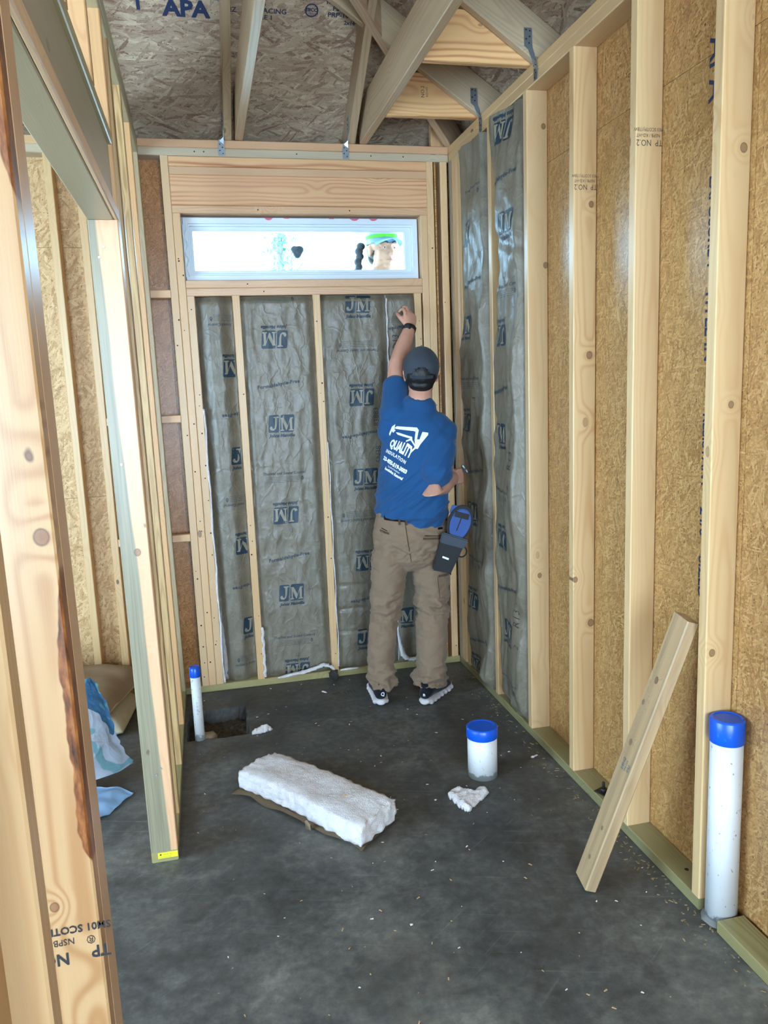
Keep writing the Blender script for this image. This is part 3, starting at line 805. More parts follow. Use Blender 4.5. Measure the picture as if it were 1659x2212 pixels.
# jack trusses landing on the right wall
for i, y in enumerate((-0.432, -1.042)):
    chord((D, y + .019, H + .0935), (-0.426, y + .019, H + .0935), T, 0.184, W_RED, (1.05, .98, .9), seg=2)
    xe = -(abs(y) + 0.02)
    chord((0.40, y - .021, H + hc + .004 - SL * 0.40), (-(1.2 if i == 0 else 1.8), y - .021, H + hc + .004 + SL * (1.2 if i == 0 else 1.8)), T, 0.140, W_GREY, (1.08, 1.02, .98))
# remaining rafters of the right slope towards the camera, set further apart
for y in (-1.65, -2.26, -2.87, -3.48, -4.1, -4.7, -5.3):
    chord((0.40, y, H + hc + .004 - SL * 0.40), (-min(3.0, 4.0), y, H + hc + .004 + SL * 3.0), T, 0.140, W_GREY, (1, 1, 1), seg=1)
for x in (-1.73, -2.34, -2.95, -3.56, -4.17):
    chord((x, 0.40, H + hc + .004 - SL * 0.40), (x, -1.6, H + hc + .004 + SL * 1.6), T, 0.140, W_TRUSS, (1, 1, 1), seg=1)
# hip rafter on the diagonal
chord((0.36, 0.36, H + .075 - SL * .36), (-2.6, -2.6, H + .075 + SL * 2.6), T, 0.140, W_TRUSS, (.98, .9, .84), name='hip_rafter')
chord((-0.035, 0.06, H + .001), (-0.035, 0.06, H + .16), T, 0.089, W_PALE, (.98, .88, .78), up=(1, 0, 0), name='corner_block')
# truss chord standing on the partition
chord((-1.582, 0.05, H + .071), (-1.582, -5.5, H + .071), T, 0.140, W_HEAD, (.82, .88, .84))

# hurricane ties: a bent strap with holes on the rafter, a twist, and a lower strap on the plates
def tie(P, A, B):
    """P = point on the inner edge of the plates at the side face of the rafter; A = away from the rafter; B = inward normal of the wall"""
    A = Vector(A); B = Vector(B); Z = Vector((0, 0, 1)); P = Vector(P)
    bm = bmesh.new(); t = .0016
    def slab(pts):
        n = len(pts); f = [bm.verts.new(p[0]) for p in pts]; g = [bm.verts.new(p[1]) for p in pts]
        bm.faces.new(f); bm.faces.new(list(reversed(g)))
        for i in range(n): bm.faces.new((f[i], g[i], g[(i + 1) % n], f[(i + 1) % n]))
    W = lambda a, b_, z: P + A * a + B * b_ + Z * z
    low = [(.000, -.072), (.030, -.072), (.032, -.030), (.024, .002), (.006, .004), (-.002, -.030)]
    slab([(W(a, .0015, z), W(a, .0015 + t, z)) for a, z in low])
    up = [(-.002, -.012), (.008, -.006), (.026, .040), (.042, .052), (.042, .116), (.010, .116), (.008, .046), (-.002, .020)]
    slab([(W(.0012, b_, z), W(.0012 + t, b_, z)) for b_, z in up])
    slab([(W(.001, .003, -.02), W(.001, .005, -.02)), (W(.022, .003, -.006), W(.022, .005, -.006)), (W(.003, .010, .012), W(.003, .012, .012))])
    o = bm_obj('metal_tie', bm, STEEL, CE)
    for (a, z) in [(.008, -.062), (.022, -.048), (.009, -.034), (.021, -.020)]:
        nail(o, W(a, .0036, z), B, .0032, DARKM, 'tie_nail')
    for (b_, z) in [(.019, .105), (.034, .108), (.020, .085), (.034, .076), (.022, .062)]:
        nail(o, W(.0034, b_, z), A, .0032, DARKM, 'tie_nail')
for x in (-1.137, -0.525): tie((x, 0, H), (-1, 0, 0), (0, -1, 0))
for y in (-0.472, -1.082): tie((0, y, H), (0, -1, 0), (-1, 0, 0))
# end of a tie peeking out beside the partition
bm = bmesh.new(); bbox_bm(bm, -1.632, -1.624, -0.0035, -0.001, H - .045, H + .03); bm_obj('metal_tie', bm, STEEL, CE)

# printed lettering on the deck underside (back slope)
def deck_text(s, x, yy, size, ang=0, wscale=1.0, mat=INK_B, thick=0.0):
    z = Z0 - SL * yy
    Rv = Vector((math.cos(ang), 0, 0)); 
    Uv = Vector((0, -cs, math.sin(ca)))
    R2_ = Rv if ang == 0 else (Vector((1, 0, 0)) * math.cos(ang) + Uv * math.sin(ang)); U2 = Uv * math.cos(ang) - Vector((1, 0, 0)) * math.sin(ang)
    flat_text('deck_lettering', s, size, (x, yy, z), R2_, U2, mat, CE, wscale, off=0.0015, thick=thick)
deck_text('APA', -1.276, -0.364, 0.098, wscale=1.05, thick=0.004)
deck_text('ENGINEERED', -1.23, -0.412, 0.032, wscale=1.1, thick=.001)
deck_text('I', -1.473, -0.376, 0.085, thick=.003)
deck_text('SIZ', -1.085, -0.374, 0.030, thick=.0006)
deck_text('24/16', -0.972, -0.402, 0.030, thick=.0006)
deck_text('SPACING', -0.915, -0.377, 0.030, wscale=1.1, thick=.0006)
deck_text('RE 1', -0.935, -0.353, 0.028, wscale=1.1, thick=.0006)
deck_text('THICKNESS', -0.61, -0.425, 0.028, thick=.0006)
deck_text('PS 2-10', -0.599, -0.401, 0.028, wscale=1.1, thick=.0006)
deck_text('PRP-108', -0.61, -0.378, 0.030, wscale=1.1, thick=.0006)
deck_text('2x16', -0.564, -0.351, 0.026, thick=.0006)
# round agency mark
def ring_polys(r0, r1, n=24):
    vs = [(r0 * math.cos(2 * math.pi * i / n), r0 * math.sin(2 * math.pi * i / n)) for i in range(n)] + [(r1 * math.cos(2 * math.pi * i / n), r1 * math.sin(2 * math.pi * i / n)) for i in range(n)]
    return vs, [(i, (i + 1) % n, n + (i + 1) % n, n + i) for i in range(n)]
def on_deck(x, yy):
    z = Z0 - SL * yy; P = Vector((x, yy, z)); U_ = Vector((1, 0, 0)); V_ = Vector((0, -cs, math.sin(ca))); N_ = U_.cross(V_)
    return lambda u, v: P + U_ * u + V_ * v + N_ * .0015
print_mesh('deck_lettering', ring_polys(.024, .030), lambda p: p, on_deck(-0.739, -0.390), INK_B, CE, 0)
deck_text('TECO', -0.739, -0.391, 0.021, thick=.001); deck_text('TESTED', -0.739, -0.379, 0.009)

# lettering along the edge of the wall sheathing, between the third and fourth stud
for (s, z, sz) in [('APA', 2.40, .09), ('EXPOSURE 1', 2.0, .045), ('TITLE IN', 1.72, .055), ('RESISTANT', 1.36, .045), ('SIZED', 0.98, .05), ('24/0', 1.15, .05)]:
    flat_text('sheathing_lettering', s, sz, (D - .0005, -2.070, z), (0, 0, -1), (0, -1, 0), INK_B, WR, off=.0006, thick=.001)

# grade stamps, upside down on the broad stud faces
def stamp(parent, x, y, z, s=1.0):
    R3, U3 = (-1, 0, 0), (0, 0, -1)
    flat_text('grade_stamp', 'TP  NO.2', .020 * s, (x, y - .0004, z), R3, U3, STAMP, parent, .85)
    flat_text('grade_stamp', 'NSPB / KD-HT', .011 * s, (x - .004, y - .0004, z + .016 * s), R3, U3, STAMP, parent, .9)
    flat_text('grade_stamp', 'SM03 SCOTP(1TBW', .011 * s, (x, y - .0004, z + .029 * s), R3, U3, STAMP, parent, .85)
stamp(WR, 0.044, -1.412, 2.250, 1.3); stamp(WR, 0.044, -1.819, 2.280, 1.3)
def stampL(parent, x, y, z, s=1.0):
    R3, U3 = (-1, 0, 0), (0, 0, -1)
    flat_text('grade_stamp', 'TP', .026, (x + .022, y, z), R3, U3, MARK, parent, .9, thick=.0006)
    flat_text('grade_stamp', 'NO', .026, (x - .040, y, z - .004), R3, U3, MARK, parent, .9, thick=.0006)
    flat_text('grade_stamp', 'NSPB /', .014, (x - .030, y, z + .022), R3, U3, MARK, parent, .9)
    flat_text('grade_stamp', '®', .018, (x + .010, y, z + .020), R3, U3, MARK, parent, .9)
    flat_text('grade_stamp', 'SM01 SCOTP', .016, (x - .004, y, z + .040), R3, U3, MARK, parent, .95, thick=.0004)
stampL(WL, -1.5555, -2.9940, 0.80)
flat_text('grade_stamp', 'NO.2', .022, (-0.255, -0.4325, H + .105), (0, 0, 1), (-1, 0, 0), STAMP, CE, 1.0)
flat_text('grade_stamp', 'KD-HT', .014, (-0.235, -0.4325, H + .105), (0, 0, 1), (-1, 0, 0), STAMP, CE, 1.0)
# ================================================================== INSULATION BATTS
# --- the printed maker's mark: two rounded blocks, a serif J and a serif M let into them
def shape(pts): return (pts, [tuple(range(len(pts)))])
def merge(*ps):
    vs, fs = [], []
    for v, f in ps:
        o = len(vs); vs += list(v); fs += [tuple(i + o for i in q) for q in f]
    return vs, fs
def tri_fill(pts, holes=()):
    """triangulated planar outline with holes"""
    bm = bmesh.new(); es = []
    for loop in [pts] + list(holes):
        vv = [bm.verts.new((p[0], p[1], 0)) for p in loop]
        es += [bm.edges.new((vv[i], vv[(i + 1) % len(vv)])) for i in range(len(vv))]
    bmesh.ops.triangle_fill(bm, use_beauty=True, edges=es)
    bm.verts.index_update()
    r = ([(v.co.x, v.co.y) for v in bm.verts], [tuple(v.index for v in f.verts) for f in bm.faces]); bm.free()
    return r
def round_block(x0, x1, y0, y1, sk=0.004, r=.008):
    pts = []
    for cx, cy, a0 in ((x1 - r, y1 - r, 0), (x0 + r, y1 - r, 90), (x0 + r, y0 + r, 180), (x1 - r, y0 + r, 270)):
        for k in range(4):
            a = math.radians(a0 + k * 30); x, y = cx + r * math.cos(a), cy + r * math.sin(a)
            pts.append((x + sk * (y / .045), y))
    return pts
_blk = merge(tri_fill(round_block(-.066, -.012, -.045, .045)), tri_fill(round_block(-.006, .066, -.045, .045)))
_J = [(-.040, .037), (-.012, .037), (-.012, .031), (-.020, .029), (-.024, -.008), (-.030, -.026), (-.042, -.035), (-.056, -.033), (-.062, -.024), (-.058, -.014), (-.050, -.013), (-.047, -.021), (-.043, -.026), (-.037, -.022), (-.034, -.008), (-.032, .028), (-.040, .031)]
_M = [(-.002, .030), (.013, .030), (.032, -.012), (.047, .030), (.062, .030), (.062, .025), (.056, .023), (.055, -.030), (.061, -.033), (.061, -.038), (.036, -.038), (.036, -.033), (.043, -.030), (.043, .010), (.026, -.034), (.022, -.034), (.007, .008), (.006, -.030), (.012, -.033), (.012, -.038), (-.008, -.038), (-.008, -.033), (-.001, -.030), (.000, .023), (-.002, .025)]
_letters = merge(tri_fill(_J), tri_fill(_M))
_flame = tri_fill([(0, .014), (.005, .006), (.007, -.002), (.004, -.008), (0, -.010), (-.004, -.008), (-.007, -.002), (-.005, .006)], [[(0, .004), (.003, -.002), (0, -.007), (-.003, -.002)]])
_rules = merge(*[shape([(-.098 + s, .010 - k * .0085), (.082, .010 - k * .0085), (.082, .0085 - k * .0085), (-.098 + s, .0085 - k * .0085)]) for k, s in enumerate((0, 0, .003, .003))])

def batt(label, group, origin, U, V, N, w, h, hf, prints, fill=0.07, cell=0.0105, name='insulation_batt', edge=0.0, cuts=None, fillmat=None, rg=(0, 1)):
    """kraft-faced batt. surface point = origin + U*u + V*v + N*hf(u, v)"""
    U = Vector(U); V = Vector(V); N = Vector(N); O = Vector(origin)
    root = empty(name, O, 0, label, 'insulation', group)
    nu = max(4, int(w / cell)); nv = max(4, int(h / cell))
    hs = np.zeros((nv + 1, nu + 1)); du = np.zeros((nv + 1, nu + 1)); dv = np.zeros((nv + 1, nu + 1))
    for j in range(nv + 1):
        for i in range(nu + 1):
            r = hf(i / nu * w, j / nv * h)
            if isinstance(r, tuple): hs[j, i], du[j, i], dv[j, i] = r
            else: hs[j, i] = r
    def loc(u, v, off=0.0):
        fi = min(max(u / w * nu, 0), nu - 1e-6); fj = min(max(v / h * nv, 0), nv - 1e-6)
        i, j = int(fi), int(fj); a, bq = fi - i, fj - j
        def bl(A): return (A[j, i] * (1 - a) * (1 - bq) + A[j, i + 1] * a * (1 - bq) + A[j + 1, i] * (1 - a) * bq + A[j + 1, i + 1] * a * bq)
        return U * (u + bl(du)) + V * (v + bl(dv)) + N * (bl(hs) + off)
    vs = []
    for j in range(nv + 1):
        for i in range(nu + 1):
            vs.append(U * (i / nu * w + du[j, i]) + V * (j / nv * h + dv[j, i]) + N * hs[j, i])
    fs = [(j * (nu + 1) + i, j * (nu + 1) + i + 1, (j + 1) * (nu + 1) + i + 1, (j + 1) * (nu + 1) + i) for j in range(nv) for i in range(nu)]
    mesh_obj('kraft_facing', vs, fs, KRAFT, root, True)
    # glass-wool body behind the paper, slightly proud at the edges
    rr = random.Random(int(abs(O.x * 1000) + abs(O.y * 517)))
    bm = bmesh.new()
    ns = 4; nl = int(h / 0.03)
    prof = []
    vsr = []
    for k in range(nl + 1):
        v = h * k / nl
        rowv = []
        for (u, bk, isf) in [(0 + edge, 0, 1), (0 + edge, .5, 0), (0.004, 1, 0), (w / 2, 1, 0), (w - 0.004, 1, 0), (w - edge, .5, 0), (w - edge, 0, 1)]:
            uu = min(max(u, 0), w)
            f = loc(uu, v, -0.003)
            q = f - N * (bk * fill)
            jj = 0.004 * noise.noise(Vector((u * 40, v * 30, bk * 9 + O.x)))
            rowv.append(bm.verts.new(q + U * jj))
        vsr.append(rowv)
    for k in range(nl):
        for i in range(6):
            bm.faces.new((vsr[k][i], vsr[k][i + 1], vsr[k + 1][i + 1], vsr[k + 1][i]))
        bm.faces.new((vsr[k][6], vsr[k][0], vsr[k + 1][0], vsr[k + 1][6]))
    bm.faces.new(vsr[0]); bm.faces.new(list(reversed(vsr[-1])))
    bm_obj('glass_wool', bm, FIBER, root, True)
    clip = (0.006, w - 0.006, 0.004, h - 0.004)
    for (kind, u, v, fl) in prints:
        A = math.pi if fl else 0.0
        mp = lambda a, c: loc(a, c, 0.0011)
        mp2 = lambda a, c: loc(a, c, 0.0019)
        if kind == 'JM':
            print_mesh('printed_logo', _blk, rot2(u, v, A), mp, INK, root, cell * 2, clip)
            print_mesh('printed_logo', _letters, rot2(u, v, A), mp2, INK_K, root, cell * 2, clip)
            vv = v - .062 if not fl else v + .062
            print_mesh('printed_lettering', text_polys('Johns Manville', .0225, 1.0, .25, .0011), rot2(u, vv, A), mp, INK, root, cell * 2, clip)
        elif kind == 'FF':
            vs_, fs_ = text_polys('Formaldehyde-Free', .0245, 1.12, 0, .0012)
            def arc(p, u=u, v=v, A=A):
                x, y = p; y = y + .013 * math.sin(x / .115 * 1.5)
                c, s = math.cos(A), math.sin(A); return (u + c * x - s * y, v + s * x + c * y)
            print_mesh('printed_lettering', (vs_, fs_), arc, mp, INK_T, root, cell * 2, clip)
        elif kind == 'TH':
            print_mesh('printed_lettering', text_polys('Thermal and Sound Control', .0195, 1.0, .2, .0004), rot2(u, v, A), mp, INK_T, root, cell * 2, clip)
            vv = v - .030 if not fl else v + .030
            print_mesh('printed_rules', _rules, rot2(u, vv, A), mp, INK_T, root, cell * 2, clip)
            print_mesh('printed_flame', _flame, rot2(u + (.094 if not fl else -.094), vv, A), mp, INK_T, root, cell * 2, clip)
        elif kind == 'RULES':
            print_mesh('printed_rules', _rules, rot2(u, v, A), mp, INK_T, root, cell * 2, clip)
            print_mesh('printed_flame', _flame, rot2(u + .094, v, A), mp, INK_T, root, cell * 2, clip)
        elif kind[0] == '#':    # hand writing running up the batt
            print_mesh('marker_writing', text_polys(kind[1:], fl, 1.15, .12, -.0006, .8), rot2(u, v, math.pi / 2), mp, MARK, root, cell * 2, clip)
        elif kind[0] == '@':    # faint overprint
            print_mesh('faint_overprint', text_polys(kind[1:], fl, 1.0, 0, 0), rot2(u, v, math.pi / 2), mp, INK_T, root, cell * 2, clip)
    return root

def wr(seed, amp=0.004, sv=5.0, su=16.0, fold=0.0):
    def f(u, v):
        wob = .05 * noise.noise(Vector((u * 4, v * 3, seed + 20)))
        a = noise.noise(Vector(((u + wob) * su, v * sv, seed)))
        b2 = noise.noise(Vector((u * su * 2.3, v * sv * 2.1, seed + 5)))
        c = noise.noise(Vector(((u + .4 * v) * su * 3.5, (v - .3 * u) * sv * 5, seed + 9)))
        return amp * (1 - 2.2 * abs(a)) + amp * .5 * (1 - 2 * abs(b2)) + amp * .22 * c + fold * noise.noise(Vector((u * 5, v * 3, seed + 2)))
    return f
def pillow(w, depth=0.012, soft=0.03, base=-0.004):
    return lambda u: base - depth * (1 - sstep(0, soft, u)) - depth * (1 - sstep(0, soft, w - u))

ZB0 = T + 0.002; ZB1 = 2.052
def back_batt(label, x0, x1, seed, prints, soft=.03, depth=.014, amp=.0045, base=-.006, extra=None, z0=ZB0, z1=ZB1, **k):
    w = x1 - x0; h = z1 - z0
    W_ = wr(seed, amp); Pl = pillow(w, depth, soft, base)
    def hf(u, v):
        r = Pl(u) + W_(u, v) - .02 * (1 - sstep(0, .03, h - v)) - .016 * (1 - sstep(0, .04, v))
        if extra: r += extra(u, v)
        return r
    return batt(label, 'kraft batts below the window', (x0, 0.0, z0), (1, 0, 0), (0, 0, 1), (0, -1, 0), w, h, hf, [(p[0], p[1] - x0, p[2] - z0, p[3]) for p in prints], **k)

LX = -1.150
back_batt('narrow kraft-faced batt left of the first thin stud under the window', -1.328, -1.151, 1.3,
          [('TH', LX - .015, 1.915, 1), ('JM', LX, 1.699, 1), ('FF', LX + .02, 1.472, 1), ('JM', LX + .01, 1.252, 0), ('TH', LX, .998, 1), ('JM', LX, .778, 1), ('FF', LX + .01, .566, 1), ('JM', LX + .01, .341, 0), ('TH', LX, .129, 1)],
          soft=.075, depth=.03, amp=.0035, extra=lambda u, v: -.012 * max(0, math.sin(u * 60 + v * 1.5)) * (1 - sstep(.05, .11, u)))
back_batt('wide kraft-faced batt between the two thin studs under the window', -1.109, -0.745, 7.1,
          [('RULES', -.941, 2.035, 0), ('JM', -.950, 1.835, 1), ('FF', -.943, 1.609, 0), ('JM', -.941, 1.408, 0), ('TH', -.942, 1.149, 0), ('JM', -.945, .925, 1), ('FF', -.942, .699, 0), ('JM', -.941, .503, 0), ('TH', -.94, .258, 0), ('JM', -.933, .060, 1),
           ('@..::;', -.90, 1.63, .03), ('@|::;', -.945, 1.50, .028), ('@.;::', -.925, .84, .03), ('@.|:;', -.93, .15, .03)],
          soft=.035, depth=.016, amp=.0038)
back_batt('wide kraft-faced batt right of the second thin stud, half behind the standing worker', -0.703, -0.362, 3.7,
          [('JM', -.51, 2.004, 0), ('TH', -.519, 1.768, 1), ('JM', -.509, 1.525, 1), ('FF', -.515, 1.33, 1), ('JM', -.508, 1.102, 0), ('TH', -.542, .87, 1), ('JM', -.515, .631, 1), ('FF', -.511, .429, 1), ('JM', -.525, .21, 0),
           ('@.;:', -.455, 1.67, .03), ('@83883', -.435, 1.42, .04), ('@5N38', -.43, 1.22, .04)],
          soft=.04, depth=.018, amp=.0038, extra=lambda u, v: (-.010 * (1 - sstep(0, .012, abs(v - .34))) - .007 * (1 - sstep(0, .01, abs(v - .21))) - .008 * (1 - sstep(0, .01, abs(v - .47)))))
back_batt('narrow kraft-faced cut strip tucked beside the raised arm under the window corner', -0.357, -0.208, 5.5,
          [('RULES', -.27, 1.925, 0), ('FF', -.30, 1.88, 1), ('#BUILD13', -.315, 1.76, .05), ('JM', -.318, 1.64, 1), ('FF', -.30, 1.4, 1), ('JM', -.31, 1.1, 0), ('JM', -.335, .31, 0)],
          soft=.02, depth=.01, amp=.004, base=.0)

# right wall: batts bulge and their paper edges curl away from the studs
def right_batt(label, ya, yb, z0, z1, seed, prints, soft, depth, amp, fold, base, edge_l, edge_r, extra=None, cell=.0095):
    """u runs towards the camera (-y) so that lettering reads from inside: here u = ya - y with ya the far side"""
    w = ya - yb; h = z1 - z0
    W_ = wr(seed, amp, 3.2, 8.5, fold)
    def hf(u, v):
        el, er = edge_l(v), edge_r(v)
        r = base + W_(u, v)
        r -= depth * (1 - sstep(el, el + soft, u)) + depth * (1 - sstep(er, er + soft, w - u))
        r -= .03 * (1 - sstep(0, .05, v))
        if extra: r += extra(u, v)
        return r
    return batt(label, 'kraft batts in the right wall', (0, ya, z0), (0, -1, 0), (0, 0, 1), (-1, 0, 0), w, h, hf, [(p[0], ya - p[1], p[2] - z0, p[3]) for p in prints], fill=.03, cell=cell, edge=.0)
nz = lambda s, f: (lambda v: noise.noise(Vector((v * f, s, 0.3))))
n1_, n2_, n3_, n4_ = nz(1.1, 2.6), nz(4.2, 2.2), nz(8.3, 3.0), nz(12.7, 2.4)
right_batt('bulging kraft batt in the corner bay of the right wall', -0.172, -0.559, T + .002, ZP - .012, 2.2,
           [('TH', -.40, 2.487, 0), ('JM', -.345, 2.28, 1), ('FF', -.386, 2.057, 0), ('JM', -.315, 1.860, 0), ('TH', -.37, 1.600, 0), ('JM', -.29, 1.382, 1), ('FF', -.36, 1.138, 0), ('JM', -.345, .933, 0), ('TH', -.36, .690, 0), ('JM', -.33, .46, 1), ('FF', -.38, .25, 0), ('JM', -.35, .095, 1),
            ('@|:;.|', -.30, .80, .03), ('#4', -.40, 1.50, .05)],
           .035, .065, .011, .034, .018, lambda v: .035 + .055 * max(0, n1_(v)) + .03 * sstep(2.3, 1.3, v) * .5, lambda v: .006 + .02 * max(0, n2_(v)))
right_batt('bulging kraft batt with marker writing, next to the bare sheathing of the right wall', -0.601, -0.966, T + .002, ZP - .004, 9.4,
           [('JM', -.80, 2.62, 1), ('FF', -.807, 2.43, 0), ('JM', -.83, 2.250, 0), ('TH', -.80, 1.99, 0), ('JM', -.775, 1.78, 1), ('FF', -.76, 1.542, 0), ('JM', -.755, 1.349, 0), ('TH', -.76, 1.09, 0), ('JM', -.755, .861, 1), ('FF', -.775, .628, 0), ('JM', -.785, .430, 0), ('TH', -.79, .19, 0),
            ('#R13', -.885, 1.235, .062), ('#A', -.880, 1.115, .05), ('#R13', -.885, .515, .062), ('#2', -.90, .385, .05)],
           .045, .065, .013, .036, .014, lambda v: .004 + .07 * sstep(1.75, 2.1, v) * (1 - sstep(2.35, 2.6, v)) + .03 * max(0, n3_(v)) + .04 * (1 - sstep(0.0, .35, v)) * 0.8, lambda v: .001 + .004 * max(0, n4_(v)),
           extra=lambda u, v: -.012 * math.exp(-((v - (2.20 - .35 * u)) / .03) ** 2) - .02 * math.exp(-((u - (.06 + .05 * math.sin(v * 7))) / .02) ** 2) * sstep(1.0, 1.5, v))

# ================================================================== LOOSE INSULATION
def blob_from(name, outline, height, mat, label, cat, seed, z=0.001, rough=.008, cellv=.007, group='loose scraps of white wool', zf=None, kind=None):
    """low lumpy piece of wool: outline polygon extruded with a domed, fuzzy top"""
    xs = [p[0] for p in outline]; ys = [p[1] for p in outline]
    x0, x1, y0, y1 = min(xs), max(xs), min(ys), max(ys)
    n = len(outline)
    def inside_d(x, y):
        ins = False; dm = 9
        for i in range(n):
            ax, ay = outline[i]; bx, by = outline[(i + 1) % n]
            if (ay > y) != (by > y) and x < (bx - ax) * (y - ay) / (by - ay) + ax: ins = not ins
            dx, dy = bx - ax, by - ay; t = max(0, min(1, ((x - ax) * dx + (y - ay) * dy) / (dx * dx + dy * dy + 1e-12)))
            dm = min(dm, math.hypot(x - ax - t * dx, y - ay - t * dy))
        return dm if ins else -dm
    bm = bmesh.new(); cx, cy = sum(xs) / n, sum(ys) / n
    nx = int((x1 - x0) / cellv) + 1; ny = int((y1 - y0) / cellv) + 1
    top = {}; bot = {}
    for j in range(ny + 1):
        for i in range(nx + 1):
            x = x0 + (x1 - x0) * i / nx; y = y0 + (y1 - y0) * j / ny
            d = inside_d(x, y) + .004 * noise.noise(Vector((x * 60, y * 60, seed)))
            if d > 0:
                hh = height * min(1, (d / (height * .8)) ** .5) * (1 + .25 * noise.noise(Vector((x * 16, y * 16, seed)))) + rough * noise.noise(Vector((x * 55, y * 55, seed + 4))) + rough * .5 * noise.noise(Vector((x * 130, y * 130, seed + 7)))
                hh = max(.003, hh)
                zz = zf(x, y) if zf else z
                jx = .002 * noise.noise(Vector((x * 90, y * 90, 1))); 
                top[i, j] = bm.verts.new((x - cx + jx, y - cy, zz + hh - z)); bot[i, j] = bm.verts.new((x - cx, y - cy, zz - z))
    for (i, j) in list(top):
        q = [(i, j), (i + 1, j), (i + 1, j + 1), (i, j + 1)]
        if all(k in top for k in q):
            bm.faces.new([top[k] for k in q]); bm.faces.new([bot[k] for k in reversed(q)])
    for e in [e for e in bm.edges if len(e.link_faces) == 1]:
        pass
    inv = {v: k for k, v in top.items()}
    for e in [e for e in bm.edges if e.is_boundary]:
        a, b2 = e.verts
        if a in inv and b2 in inv:
            try: bm.faces.new((a, b2, bot[inv[b2]], bot[inv[a]]))
            except ValueError: pass
    bmesh.ops.delete(bm, geom=[v for v in bm.verts if not v.link_faces], context='VERTS')
    o = bm_obj(name, bm, mat, None, True)
    o.location = (cx, cy, z)
    tag(o, label, cat, group, kind)
    return o

